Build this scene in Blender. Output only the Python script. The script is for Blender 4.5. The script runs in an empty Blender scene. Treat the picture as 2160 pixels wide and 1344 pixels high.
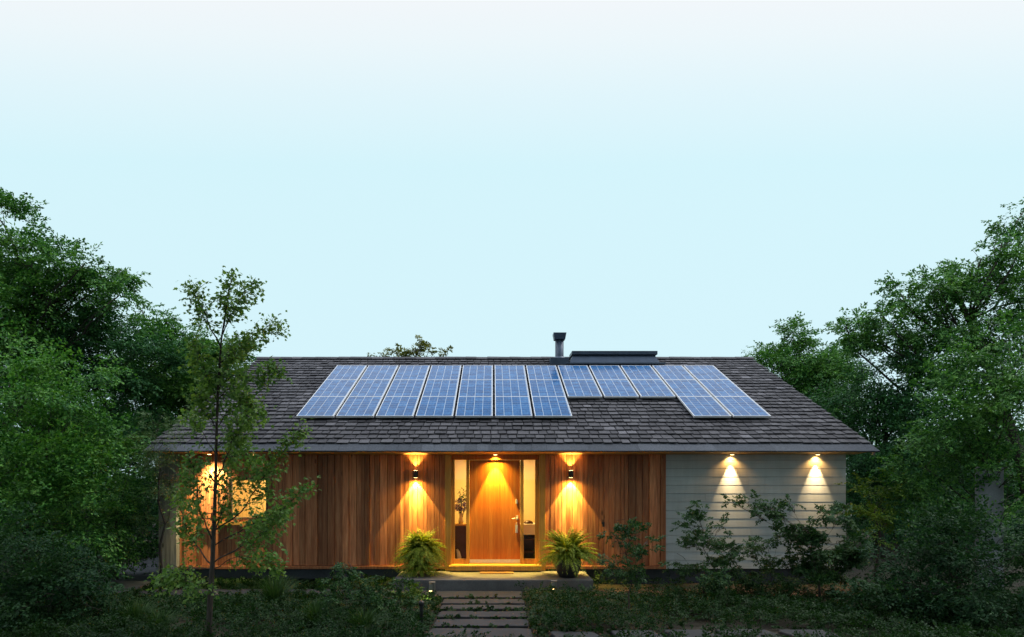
import bpy, math, random
import numpy as np
from mathutils import Vector, Matrix

# ------------------------------------------------------------------ camera, sky, light
SC = bpy.context.scene
COL = SC.collection
FPX, CX, CY, EYE = 1440.0, 1040.0, 1005.0, 2.07
cam_d = bpy.data.cameras.new("camera"); cam = bpy.data.objects.new("camera", cam_d); COL.objects.link(cam)
cam.location = (0, 0, EYE); cam.rotation_euler = (math.radians(90), 0, 0)
cam_d.sensor_width = 36; cam_d.lens = 36 * FPX / 2160
cam_d.shift_x = (1080 - CX) / 2160; cam_d.shift_y = (CY - 672) / 2160
cam_d.clip_start = 0.1; cam_d.clip_end = 2000
SC.camera = cam
SC.view_settings.view_transform = 'Standard'; SC.view_settings.look = 'None'
SC.view_settings.exposure = 0.0; SC.view_settings.gamma = 1.0
SC.render.engine = 'CYCLES'
SC.cycles.use_denoising = True
SC.cycles.max_bounces = 8; SC.cycles.diffuse_bounces = 4; SC.cycles.transparent_max_bounces = 12
SC.cycles.sample_clamp_indirect = 4.0

SKY_LIGHT = 1.0
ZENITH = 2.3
SUN_EL, SUN_AZ = math.radians(55), math.radians(72)
W = bpy.data.worlds.new("World"); SC.world = W; W.use_nodes = True
def build_world():
    nt = W.node_tree; nt.nodes.clear()
    N = nt.nodes.new; L = nt.links.new
    out = N('ShaderNodeOutputWorld'); bg = N('ShaderNodeBackground'); bg.inputs[1].default_value = SKY_LIGHT
    tc = N('ShaderNodeTexCoord'); sep = N('ShaderNodeSeparateXYZ'); L(tc.outputs['Generated'], sep.inputs[0])
    def m(op, a, b=None):
        n = N('ShaderNodeMath'); n.operation = op
        for i, v in enumerate((a, b)):
            if v is None: continue
            if isinstance(v, (int, float)): n.inputs[i].default_value = v
            else: L(v, n.inputs[i])
        return n.outputs[0]
    x2 = m('MULTIPLY', m('MULTIPLY', sep.outputs[0], sep.outputs[0]), 0.12)
    y2 = m('MULTIPLY', sep.outputs[1], sep.outputs[1])
    hz = m('SQRT', m('ADD', m('ADD', x2, y2), 1e-4))
    t = m('DIVIDE', sep.outputs[2], hz)
    ramp = N('ShaderNodeValToRGB'); L(t, ramp.inputs[0])
    e = ramp.color_ramp.elements
    e[0].position = 0.0; e[0].color = (0.66, 0.89, 0.955, 1)
    e[1].position = 0.455; e[1].color = (0.655, 0.895, 0.955, 1)
    for p, c in ((0.56, (0.745, 0.905, 0.955)), (0.64, (0.835, 0.92, 0.95)), (0.71, (0.89, 0.92, 0.945)), (1.0, (0.90, 0.92, 0.95))):
        k = e.new(p); k.color = c + (1,)
    nz = N('ShaderNodeTexNoise'); nz.inputs['Scale'].default_value = 4.2; nz.inputs['Detail'].default_value = 3
    L(tc.outputs['Generated'], nz.inputs['Vector'])
    cl = N('ShaderNodeValToRGB'); L(nz.outputs[0], cl.inputs[0])
    cl.color_ramp.elements[0].position = .38; cl.color_ramp.elements[0].color = (.62, .70, .80, 1)
    cl.color_ramp.elements[1].position = .62; cl.color_ramp.elements[1].color = (1.1, 1.1, 1.1, 1)
    high = N('ShaderNodeMapRange'); high.interpolation_type = 'SMOOTHSTEP'; L(t, high.inputs[0])
    high.inputs[1].default_value = .74; high.inputs[2].default_value = .92
    cm = N('ShaderNodeMix'); cm.data_type = 'RGBA'; cm.blend_type = 'MULTIPLY'  # mottling added to the unseen high sky to vary the panel reflections
    L(high.outputs[0], cm.inputs[0]); L(ramp.outputs[0], cm.inputs[6]); L(cl.outputs[0], cm.inputs[7])
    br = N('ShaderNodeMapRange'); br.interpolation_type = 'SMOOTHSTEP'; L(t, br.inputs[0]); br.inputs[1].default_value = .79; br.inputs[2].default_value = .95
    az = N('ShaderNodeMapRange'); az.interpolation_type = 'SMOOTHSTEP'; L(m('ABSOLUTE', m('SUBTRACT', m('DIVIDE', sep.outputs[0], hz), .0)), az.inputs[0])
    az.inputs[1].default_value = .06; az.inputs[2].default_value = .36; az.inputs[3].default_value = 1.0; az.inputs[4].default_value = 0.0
    bk = N('ShaderNodeMix'); bk.data_type = 'RGBA'; bk.blend_type = 'MULTIPLY'; L(m('MULTIPLY', br.outputs[0], az.outputs[0]), bk.inputs[0])  # blue patch added high in the unseen sky, for the panels to reflect
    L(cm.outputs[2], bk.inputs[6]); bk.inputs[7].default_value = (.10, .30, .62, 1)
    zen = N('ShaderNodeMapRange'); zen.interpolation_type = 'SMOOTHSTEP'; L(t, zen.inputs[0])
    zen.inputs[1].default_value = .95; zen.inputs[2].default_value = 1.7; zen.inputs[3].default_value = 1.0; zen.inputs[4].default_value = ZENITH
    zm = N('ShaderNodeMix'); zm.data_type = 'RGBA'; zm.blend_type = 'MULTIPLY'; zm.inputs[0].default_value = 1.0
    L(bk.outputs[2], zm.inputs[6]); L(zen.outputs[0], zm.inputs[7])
    sky = N('ShaderNodeTexSky'); sky.sky_type = 'NISHITA'; sky.sun_disc = False
    sky.sun_elevation = SUN_EL; sky.sun_rotation = SUN_AZ
    mul = N('ShaderNodeMix'); mul.data_type = 'RGBA'; mul.blend_type = 'ADD'; mul.inputs[0].default_value = 0.004
    L(zm.outputs[2], mul.inputs[6]); L(sky.outputs[0], mul.inputs[7])
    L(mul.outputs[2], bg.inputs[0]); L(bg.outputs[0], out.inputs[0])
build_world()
sun_d = bpy.data.lights.new("sun", 'SUN'); sun_d.energy = 1.3; sun_d.angle = math.radians(30); sun_d.color = (1.0, 0.96, 0.9)
sun = bpy.data.objects.new("sun", sun_d); COL.objects.link(sun)
sdir = Vector((math.sin(SUN_AZ) * math.cos(SUN_EL), math.cos(SUN_AZ) * math.cos(SUN_EL), math.sin(SUN_EL)))
sun.rotation_euler = (-sdir).to_track_quat('-Z', 'Y').to_euler()

# ------------------------------------------------------------------ helpers
def P(px, py, D):
    return Vector(((px - CX) / FPX * D, D, EYE + (CY - py) / FPX * D))
def gd(py):                       # depth of the ground seen at image row py
    return FPX * EYE / (py - CY)
F = 13.45                         # the facade plane
S = FPX / F
def X(px): return (px - CX) / S
def Z(py): return EYE + (CY - py) / S

def tag(o, label=None, cat=None, group=None, kind=None):
    if label: o['label'] = label
    if cat: o['category'] = cat
    if group: o['group'] = group
    if kind: o['kind'] = kind
    return o
def empty(name, loc, label, cat, group=None, rz=0):
    o = bpy.data.objects.new(name, None); COL.objects.link(o)
    o.location = loc; o.rotation_euler = (0, 0, rz); o.empty_display_size = 0.2
    return tag(o, label, cat, group)
def link(name, me, mat, parent=None, local=False):
    o = bpy.data.objects.new(name, me); COL.objects.link(o)
    if mat is not None:
        for mm in (mat if isinstance(mat, (list, tuple)) else [mat]): me.materials.append(mm)
    if parent is not None:
        o.parent = parent
        if not local:             # built in world coordinates under a parent that may be moved
            o.location = -Vector(world_loc(parent))
    return o
def world_loc(o):
    v = Vector((0, 0, 0))
    while o: v += o.location; o = o.parent
    return v
class MB:
    def __init__(s): s.v = []; s.f = []; s.sm = []
    def add(s, vs, fs, smooth=False):
        b = len(s.v); s.v += [tuple(v) for v in vs]
        for f in fs: s.f.append(tuple(i + b for i in f)); s.sm.append(smooth)
        return s
    def box(s, x0, x1, y0, y1, z0, z1):
        return s.add([(x0,y0,z0),(x1,y0,z0),(x1,y1,z0),(x0,y1,z0),(x0,y0,z1),(x1,y0,z1),(x1,y1,z1),(x0,y1,z1)],
                     [(0,3,2,1),(4,5,6,7),(0,1,5,4),(1,2,6,5),(2,3,7,6),(3,0,4,7)])
    def hexa(s, vs):              # 8 corners, same order as box
        return s.add(vs, [(0,3,2,1),(4,5,6,7),(0,1,5,4),(1,2,6,5),(2,3,7,6),(3,0,4,7)])
    def lathe(s, prof, c=(0,0,0), n=28, smooth=True):
        vs = []; fs = []
        for r, z in prof:
            for i in range(n):
                a = 2*math.pi*i/n; vs.append((c[0]+r*math.cos(a), c[1]+r*math.sin(a), c[2]+z))
        for j in range(len(prof)-1):
            for i in range(n):
                k = (i+1) % n; fs.append((j*n+i, j*n+k, (j+1)*n+k, (j+1)*n+i))
        fs.append(tuple(reversed(range(n)))); fs.append(tuple((len(prof)-1)*n+i for i in range(n)))
        return s.add(vs, fs, smooth)
    def tube(s, pts, rad, n=7):
        pts = [Vector(p) for p in pts]; vs = []; fs = []
        up = Vector((0.31, 0.17, 0.93))
        for i, p in enumerate(pts):
            d = (pts[min(i+1, len(pts)-1)] - pts[max(i-1, 0)])
            d = d.normalized() if d.length > 1e-9 else Vector((0,0,1))
            u = d.cross(up)
            if u.length < 1e-3: u = d.cross(Vector((1,0,0)))
            u.normalize(); w = d.cross(u)
            r = rad[i] if isinstance(rad, (list, tuple)) else rad
            for k in range(n):
                a = 2*math.pi*k/n; vs.append(p + u*(r*math.cos(a)) + w*(r*math.sin(a)))
        for i in range(len(pts)-1):
            for k in range(n):
                q = (k+1) % n; fs.append((i*n+k, i*n+q, (i+1)*n+q, (i+1)*n+k))
        fs.append(tuple(reversed(range(n)))); fs.append(tuple((len(pts)-1)*n+k for k in range(n)))
        return s.add(vs, fs, True)
    def prism(s, poly, z0, z1):
        n = len(poly)
        return s.add([(x,y,z0) for x,y in poly] + [(x,y,z1) for x,y in poly],
                     [tuple(reversed(range(n))), tuple(range(n,2*n))] + [(i,(i+1)%n,n+(i+1)%n,n+i) for i in range(n)])
    def mesh(s, name):
        me = bpy.data.meshes.new(name); me.from_pydata(s.v, [], s.f)
        me.polygons.foreach_set('use_smooth', s.sm); me.update(); return me
    def build(s, name, mat, parent=None, local=False, bevel=0):
        o = link(name, s.mesh(name), mat, parent, local)
        if bevel:
            b = o.modifiers.new('bevel', 'BEVEL'); b.width = bevel; b.segments = 2; b.limit_method = 'ANGLE'
        return o

def each(name, boxes, mat, parent, bevel=0):
    return [MB().box(*b).build(name, mat, parent, bevel=bevel) for b in boxes]
# ------------------------------------------------------------------ materials
class NT:
    def __init__(s, name):
        s.m = bpy.data.materials.new(name); s.m.use_nodes = True; s.t = s.m.node_tree
        s.b = s.t.nodes['Principled BSDF']; s.o = s.t.nodes['Material Output']
    def n(s, typ, ins=None, **kw):
        nd = s.t.nodes.new(typ)
        for k, v in kw.items(): setattr(nd, k, v)
        for k, v in (ins or {}).items(): s.set(nd.inputs[k], v)
        return nd
    def set(s, sock, v):
        if isinstance(v, bpy.types.NodeSocket): s.t.links.new(v, sock)
        elif isinstance(v, bpy.types.Node): s.t.links.new(v.outputs[0], sock)
        elif isinstance(v, tuple) and len(v) == 3 and sock.type == 'RGBA': sock.default_value = v + (1,)
        else: sock.default_value = v
    def p(s, **kw):
        for k, v in kw.items(): s.set(s.b.inputs[k.replace('_', ' ')], v)
        return s
    def math(s, op, a, b=0.0, c=None):
        nd = s.n('ShaderNodeMath', operation=op); s.set(nd.inputs[0], a); s.set(nd.inputs[1], b)
        if c is not None: s.set(nd.inputs[2], c)
        return nd.outputs[0]
    def coord(s, scale=(1,1,1), island=0.0, out='Object'):
        tc = s.n('ShaderNodeTexCoord').outputs[out]
        if island:
            r = s.n('ShaderNodeNewGeometry').outputs['Random Per Island']
            off = s.n('ShaderNodeCombineXYZ', {0: s.math('MULTIPLY', r, island), 1: s.math('MULTIPLY', r, island*.7), 2: s.math('MULTIPLY', r, island*1.3)})
            tc = s.n('ShaderNodeVectorMath', {0: tc, 1: off.outputs[0]}, operation='ADD').outputs[0]
        return s.n('ShaderNodeMapping', {'Vector': tc, 'Scale': scale}).outputs[0]
    def rnd(s): return s.n('ShaderNodeNewGeometry').outputs['Random Per Island']
    def noise(s, vec, scale=5, detail=4, rough=.55):
        return s.n('ShaderNodeTexNoise', {'Vector': vec, 'Scale': scale, 'Detail': detail, 'Roughness': rough}).outputs[0]
    def ramp(s, fac, stops):
        nd = s.n('ShaderNodeValToRGB'); s.set(nd.inputs[0], fac); e = nd.color_ramp.elements
        while len(e) < len(stops): e.new(0.5)
        for k, (p, c) in zip(e, stops): k.position = p; k.color = tuple(c) + (1,) if not isinstance(c, float) else (c, c, c, 1)
        return nd.outputs[0]
    def mix(s, fac, a, b, blend='MIX'):
        nd = s.n('ShaderNodeMix', data_type='RGBA', blend_type=blend)
        s.set(nd.inputs[0], fac); s.set(nd.inputs[6], a); s.set(nd.inputs[7], b); return nd.outputs[2]
    def bump(s, h, strength=.3, dist=.01):
        s.set(s.b.inputs['Normal'], s.n('ShaderNodeBump', {'Height': h, 'Strength': strength, 'Distance': dist}).outputs[0]); return s

def wood(name, dark, mid, light, rough=.55, island=37.0, scale=(9,9,.55), knots=True, tone=(.55, 1.25)):
    t = NT(name); c = t.coord(scale, island)
    g1 = t.noise(c, 3.0, 6, .6); g2 = t.noise(t.coord((60,60,1.2), island), 4.0, 3, .5)
    base = t.ramp(g1, [(.3, dark), (.5, mid), (.72, light)])
    fine = t.ramp(g2, [(.35, .72), (.65, 1.08)])
    base = t.mix(1.0, base, fine, 'MULTIPLY')
    tn = t.ramp(t.rnd(), [(0.0, tone[0]), (.35, .8), (.7, 1.0), (1.0, tone[1])])
    base = t.mix(1.0, base, tn, 'MULTIPLY')
    if knots:
        v = t.n('ShaderNodeTexVoronoi', {'Vector': t.coord((4.2,4.2,1.5), island), 'Scale': 1.0})
        k = t.ramp(v.outputs['Distance'], [(.05, .28), (.10, 1.0)])
        base = t.mix(1.0, base, k, 'MULTIPLY')
    t.p(Base_Color=base, Roughness=rough); t.b.inputs['Specular IOR Level'].default_value = .3
    return t.bump(g2, .25, .004).m
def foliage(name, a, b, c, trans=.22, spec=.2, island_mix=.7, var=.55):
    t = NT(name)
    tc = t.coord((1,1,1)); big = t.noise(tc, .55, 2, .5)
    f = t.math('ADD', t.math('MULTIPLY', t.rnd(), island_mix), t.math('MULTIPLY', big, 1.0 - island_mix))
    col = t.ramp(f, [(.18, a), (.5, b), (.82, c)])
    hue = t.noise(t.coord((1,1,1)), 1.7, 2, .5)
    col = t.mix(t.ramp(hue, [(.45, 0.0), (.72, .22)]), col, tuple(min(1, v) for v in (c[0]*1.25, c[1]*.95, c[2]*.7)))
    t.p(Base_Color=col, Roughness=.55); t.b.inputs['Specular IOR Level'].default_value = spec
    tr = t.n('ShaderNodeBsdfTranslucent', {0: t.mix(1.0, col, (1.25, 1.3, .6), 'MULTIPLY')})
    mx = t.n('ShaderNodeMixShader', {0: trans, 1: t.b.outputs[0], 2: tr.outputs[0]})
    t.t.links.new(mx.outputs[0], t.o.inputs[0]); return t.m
def plain(name, col, rough=.5, metal=0.0, nz=0.0, nscale=12, emit=None, bump=0.0):
    t = NT(name)
    if nz:
        n = t.noise(t.coord(), nscale, 5, .6)
        col = t.mix(1.0, col, t.ramp(n, [(.3, 1.0 - nz), (.7, 1.0 + nz)]), 'MULTIPLY')
        if bump: t.bump(n, bump, .01)
    t.p(Base_Color=col, Roughness=rough, Metallic=metal)
    if emit: t.p(Emission_Color=emit[0], Emission_Strength=emit[1])
    return t.m
def bark(name, a, b):
    t = NT(name); n = t.noise(t.coord((22,22,5)), 1.5, 6, .65)
    t.p(Base_Color=t.ramp(n, [(.3, a), (.7, b)]), Roughness=.9); return t.bump(n, .6, .015).m

M = {}
M['cladding'] = wood('cedar cladding', (.34,.108,.048), (.54,.20,.088), (.70,.32,.155), tone=(.46, 1.35))
M['weathered'] = wood('weathered boards', (.16,.16,.16), (.24,.235,.23), (.34,.33,.31), rough=.85)
M['fir'] = wood('clear fir', (.54,.26,.050), (.66,.35,.075), (.74,.43,.12), knots=False, scale=(14,14,.35), tone=(.85, 1.1), rough=.42)
M['door'] = wood('door veneer', (.44,.115,.016), (.54,.165,.024), (.62,.235,.045), knots=False, scale=(9,9,.16), tone=(.95, 1.05), rough=.4)
M['soffit'] = wood('soffit boards', (.52,.29,.12), (.62,.37,.17), (.68,.43,.22), knots=False, scale=(.5,9,9))
def siding_mat():
    t = NT('painted siding'); n = t.noise(t.coord((.6,3,14), 11.0), 3, 5, .6); r = t.ramp(t.rnd(), [(0., .92), (1., 1.06)])
    c = t.mix(1.0, t.ramp(n, [(.3, (.45,.49,.50)), (.7, (.53,.565,.575))]), r, 'MULTIPLY')
    st = t.ramp(t.noise(t.coord((5,5,.7)), 1.6, 4, .6), [(.42, 1.0), (.75, .86)])
    t.p(Base_Color=t.mix(1.0, c, st, 'MULTIPLY'), Roughness=.5); return t.bump(n, .12, .004).m
M['siding'] = siding_mat()
def shingle_mat(name, lo, hi, stripe):
    t = NT(name); r = t.rnd()
    c = t.ramp(r, [(0., lo), (.55, tuple((a+b)/2.3 for a, b in zip(lo, hi))), (.96, hi), (.985, tuple(min(1, h*1.5) for h in hi)), (1., hi)])
    n = t.noise(t.coord(stripe, 23.0), 6, 5, .65); sp = t.noise(t.coord((1,1,1), 5.0), 60, 2, .5)
    c = t.mix(1.0, c, t.ramp(n, [(.3, .62), (.7, 1.3)]), 'MULTIPLY')
    c = t.mix(t.ramp(sp, [(.66, 0.0), (.74, .55)]), c, (.26,.26,.25))
    big = t.ramp(t.noise(t.coord(), .5, 3, .5), [(.3, .82), (.7, 1.15)])
    t.p(Base_Color=t.mix(1.0, c, big, 'MULTIPLY'), Roughness=.8); t.b.inputs['Specular IOR Level'].default_value = .25
    return t.bump(n, .5, .01).m
M['shingle'] = shingle_mat('slate shingle', (.050,.049,.056), (.108,.105,.116), (9, 2, 2))
M['eave_slate'] = shingle_mat('eave slate', (.055,.064,.080), (.085,.096,.116), (6, 3, 3))
M['gray_metal'] = plain('blue grey sheet metal', (.055,.078,.115), .42, .3, .18, 6)
M['black'] = plain('black powder coat', (.012,.012,.013), .4)
M['dark_gap'] = plain('dark void lining', (.012,.012,.013), .9)
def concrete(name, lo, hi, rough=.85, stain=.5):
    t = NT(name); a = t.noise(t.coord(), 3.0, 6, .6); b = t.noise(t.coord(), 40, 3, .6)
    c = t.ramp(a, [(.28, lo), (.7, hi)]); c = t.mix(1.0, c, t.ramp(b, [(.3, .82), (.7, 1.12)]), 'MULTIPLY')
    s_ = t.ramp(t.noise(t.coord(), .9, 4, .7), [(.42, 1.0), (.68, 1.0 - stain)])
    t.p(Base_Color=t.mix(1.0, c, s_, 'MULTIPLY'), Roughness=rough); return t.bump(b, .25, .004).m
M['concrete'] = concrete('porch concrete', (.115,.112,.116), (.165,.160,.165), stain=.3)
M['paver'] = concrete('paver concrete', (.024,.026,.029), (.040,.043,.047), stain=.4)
M['asphalt'] = concrete('driveway', (.045,.05,.056), (.075,.08,.088), stain=.4)
M['foundation'] = concrete('painted foundation', (.040,.048,.060), (.062,.072,.088), stain=.3)
def ground_mat():
    t = NT('garden soil'); a = t.noise(t.coord(), 1.2, 6, .65); b = t.noise(t.coord(), 26, 4, .7)
    c = t.ramp(a, [(.32, (.022,.017,.012)), (.52, (.035,.030,.017)), (.66, (.026,.036,.012))])
    t.p(Base_Color=t.mix(1.0, c, t.ramp(b, [(.3, .6), (.7, 1.5)]), 'MULTIPLY'), Roughness=1.0); return t.bump(b, .8, .03).m
M['ground'] = ground_mat()
M['mulch'] = plain('leaf mulch', (.13,.062,.03), .95, 0, .5, 18, bump=.6)
def glass_mat(name, tint=(1,1,1)):
    t = NT(name)
    tr = t.n('ShaderNodeBsdfTransparent', {0: tint}); gl = t.n('ShaderNodeBsdfGlossy', {0: (1,1,1), 'Roughness': .02})
    fr = t.n('ShaderNodeFresnel', {0: 1.45})
    mx = t.n('ShaderNodeMixShader', {0: fr.outputs[0], 1: tr.outputs[0], 2: gl.outputs[0]})
    t.t.links.new(mx.outputs[0], t.o.inputs[0]); return t.m
M['glass'] = glass_mat('window glass')
M['steel'] = plain('brushed steel', (.62,.60,.58), .4, .35, .08, 30)
M['alu'] = plain('anodised aluminium', (.72,.74,.76), .4, .25)
M['plaster'] = plain('interior plaster', (.80,.66,.38), .8, 0, .04, 2)
M['pine'] = wood('interior pine', (.62,.42,.18), (.72,.52,.25), (.78,.6,.32), knots=False, tone=(.9, 1.1))
M['intfloor'] = plain('interior floor', (.16,.09,.045), .5, 0, .2, 6)
M['walnut'] = plain('dark walnut', (.075,.03,.016), .45, 0, .25, 8)
M['white'] = plain('white paint', (.75,.72,.66), .5)
M['cloth'] = plain('white cloth', (.7,.68,.62), .9)
M['mat_fibre'] = plain('coir fibre', (.26,.13,.05), 1.0, 0, .35, 60, bump=.5)
M['pot'] = plain('charcoal glazed pot', (.018,.018,.02), .45, 0, .2, 9)
M['warm_lens'] = plain('warm lamp lens', (1,.8,.5), .5, emit=((1.0,.62,.22), 14.0))
M['bark'] = bark('bark', (.020,.016,.012), (.060,.050,.040))
M['bark_young'] = bark('young bark', (.035,.027,.022), (.085,.068,.056))
M['leaf_tree'] = foliage('tree leaves', (.012,.065,.018), (.052,.180,.038), (.150,.335,.070))
M['leaf_dark'] = foliage('dark leaves', (.008,.046,.020), (.028,.115,.042), (.080,.225,.072))
M['leaf_shaded'] = foliage('shade-darkened leaves', (.008,.034,.014), (.016,.058,.022), (.036,.092,.032), spec=.12)  # darker copy of the dark leaves, corner shade put into the colour
M['leaf_bright'] = foliage('bright leaves', (.012,.070,.016), (.052,.195,.034), (.150,.35,.065))
M['leaf_grey'] = foliage('grey green leaves', (0.058,0.111,0.046), (0.091,0.163,0.065), (0.143,0.221,0.091))
M['leaf_olive'] = foliage('olive leaves', (.07,.095,.014), (.13,.155,.022), (.20,.21,.035))
M['leaf_young'] = foliage('young maple leaves', (0.071,0.173,0.042), (0.131,0.262,0.062), (0.232,0.378,0.102), trans=.35)
M['leaf_ground'] = foliage('ground cover leaves', (.007,.032,.008), (.013,.048,.011), (.028,.075,.017))
M['leaf_shrub'] = foliage('shrub leaves', (.012,.046,.016), (.028,.085,.028), (.070,.150,.048))
M['leaf_yellow'] = foliage('yellow green leaves', (.034,.105,.014), (.078,.170,.024), (.165,.26,.040))  # lamplight's yellow is put into the leaf colour of the lit bushes
M['fern'] = foliage('fern fronds', (.085,.15,.014), (.19,.27,.025), (.34,.41,.06), trans=.3)
M['grass'] = foliage('grass blades', (.018,.050,.014), (.030,.080,.020), (.058,.115,.032), trans=.25)
M['petal'] = foliage('purple petals', (.12,.07,.24), (.20,.12,.34), (.32,.20,.46), trans=.2)
M['vaseglass'] = plain('vase glass', (.55,.48,.32), .15)

# ------------------------------------------------------------------ foliage engine
RNG = np.random.default_rng(11)
def nrm(a): return a / np.maximum(np.linalg.norm(a, axis=-1, keepdims=True), 1e-9)
def poly_mesh(name, verts, k):
    """mesh of n separate k-gons; verts (n,k,3)"""
    n = len(verts); me = bpy.data.meshes.new(name)
    me.vertices.add(n*k); me.vertices.foreach_set('co', np.ascontiguousarray(verts, dtype=np.float32).ravel())
    me.loops.add(n*k); me.loops.foreach_set('vertex_index', np.arange(n*k, dtype=np.int32))
    me.polygons.add(n); me.polygons.foreach_set('loop_start', np.arange(0, n*k, k, dtype=np.int32))
    me.update(calc_edges=True); return me
OVAL = np.array([(0,0,0),(.45,.27,-.05),(1,0,-.12),(.45,-.27,-.05)], float)
LANCE = np.array([(0,0,0),(.4,.13,-.02),(1,0,-.14),(.4,-.13,-.02)], float)
MAPLE = np.array([(0,0,0),(.06,.30,-.03),(.22,.22,0),(.38,.52,-.09),(.52,.24,-.03),(1,0,-.15),(.52,-.24,-.03),(.38,-.52,-.09),(.22,-.22,0),(.06,-.30,-.03)], float)
def leaves(pos, axis, up, size, shape=OVAL):
    """vertices of leaves at pos along axis with upper side near up"""
    axis = nrm(axis); side = nrm(np.cross(up, axis)); nn = np.cross(axis, side)
    sh = shape[None] * size[:, None, None]
    return pos[:, None] + axis[:, None]*sh[..., 0:1] + side[:, None]*sh[..., 1:2] + nn[:, None]*sh[..., 2:3]
def spray_tpl(rng, n_side=7, per=5, spread=.42, droop=.28):
    """positions + axes of the leaves of one flat leafy spray along +x, unit length"""
    pos = []; ax = []
    for j in range(n_side):
        t = .12 + .85*j/(n_side-1); sgn = 1 if j % 2 else -1
        ln = spread*(1.15 - .75*t)*rng.uniform(.7, 1.25); ang = sgn*math.radians(rng.uniform(38, 68))
        for k in range(per):
            q = (k+.6)/per*ln
            p = np.array([t + q*math.cos(ang), q*math.sin(ang), 0]) + rng.normal(0, .025, 3)
            p[2] -= droop*(p[0]**2 + .6*p[1]**2)
            a = ang + (1 if k % 2 else -1)*rng.uniform(.3, .9)
            pos.append(p); ax.append([math.cos(a), math.sin(a), rng.uniform(-.55, .12)])
    for k in range(4):
        p = np.array([.8 + .07*k, rng.normal(0, .03), 0]); p[2] -= droop*p[0]**2
        pos.append(p); ax.append([1, rng.normal(0, .6), -.3])
    return np.array(pos), np.array(ax)
TPL = [spray_tpl(np.random.default_rng(s)) for s in range(8)]
def spray_leaves(org, out, scale, leaf, rng, shape=OVAL, tilt=.35, rough=.3):
    """instantiate sprays (org (n,3), direction out (n,3)) -> leaf vertices"""
    res = []; which = rng.integers(0, len(TPL), len(org))
    for w, (tp, ta) in enumerate(TPL):
        m = which == w
        if not m.any(): continue
        o = org[m]; d = nrm(out[m]); n = len(o); s = scale[m]
        up = nrm(np.array([0, 0, 1.0]) + rng.normal(0, tilt, (n, 3)))
        side = nrm(np.cross(up, d)); nn = np.cross(d, side)
        R = np.stack([d, side, nn], axis=2)                       # columns
        pos = o[:, None] + np.einsum('nij,kj->nki', R, tp)*s[:, None, None]
        ax = np.einsum('nij,kj->nki', R, ta) + rng.normal(0, rough, (n, len(tp), 3))
        lu = nn[:, None] + rng.normal(0, rough*1.2, (n, len(tp), 3))
        sz = leaf*rng.uniform(.65, 1.3, (n, len(tp)))
        keep = rng.random((n, len(tp))) > .12
        res.append(leaves(pos[keep], ax[keep], lu[keep], sz[keep], shape))
    return np.concatenate(res)
def lobe_sprays(c, r, dens, rng, squash=.8, inner=.3, clump=20, tight=.33):
    n = max(6, int(dens*r*r))
    u = nrm(rng.normal(0, 1, (n, 3)))
    # a lumpy hull: noise made of a few random cosines on the unit sphere
    lump = np.ones(n)
    for _ in range(5):
        k = nrm(rng.normal(0, 1, 3)); f = rng.uniform(2.5, 6); lump += .12*np.cos(f*(u@k) + rng.uniform(0, 6.28))
    rad = r*(inner + (1-inner)*rng.random(n)**.55)*lump
    pos = np.array(c) + u*rad[:, None]*np.array([1, 1, squash])
    out = u*np.array([1, 1, .55]) + rng.normal(0, .35, (n, 3)) + np.array([0, 0, .06])
    k = max(3, int(n/clump))
    if k < n:                      # gather the sprays round a few bough ends
        w = rng.integers(0, k, n); cc = pos[w]; spread = r*tight*rng.uniform(.6, 1.3, k)[w]
        v = nrm(rng.normal(0, 1, (n, 3))); pos = cc + v*(spread*rng.random(n)**.6)[:, None]*np.array([1, 1, .6])
        out = v*np.array([1, 1, .45]) + .7*out[w] + rng.normal(0, .2, (n, 3))
    return pos, out
def limb(mb, a, b, r0, r1, rng, bend=.12, n=7):
    a = Vector(a); b = Vector(b); L = (b-a).length; pts = []; rad = []
    j = Vector(rng.normal(0, 1, 3)); j.z = abs(j.z)*.4
    for i in range(n):
        t = i/(n-1); p = a.lerp(b, t) + j*(bend*L*math.sin(math.pi*t)*.6) + Vector(rng.normal(0, .012*L, 3))*(0 < i < n-1)
        pts.append(p); rad.append(r0 + (r1-r0)*t)
    mb.tube(pts, rad, 7); return pts
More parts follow.
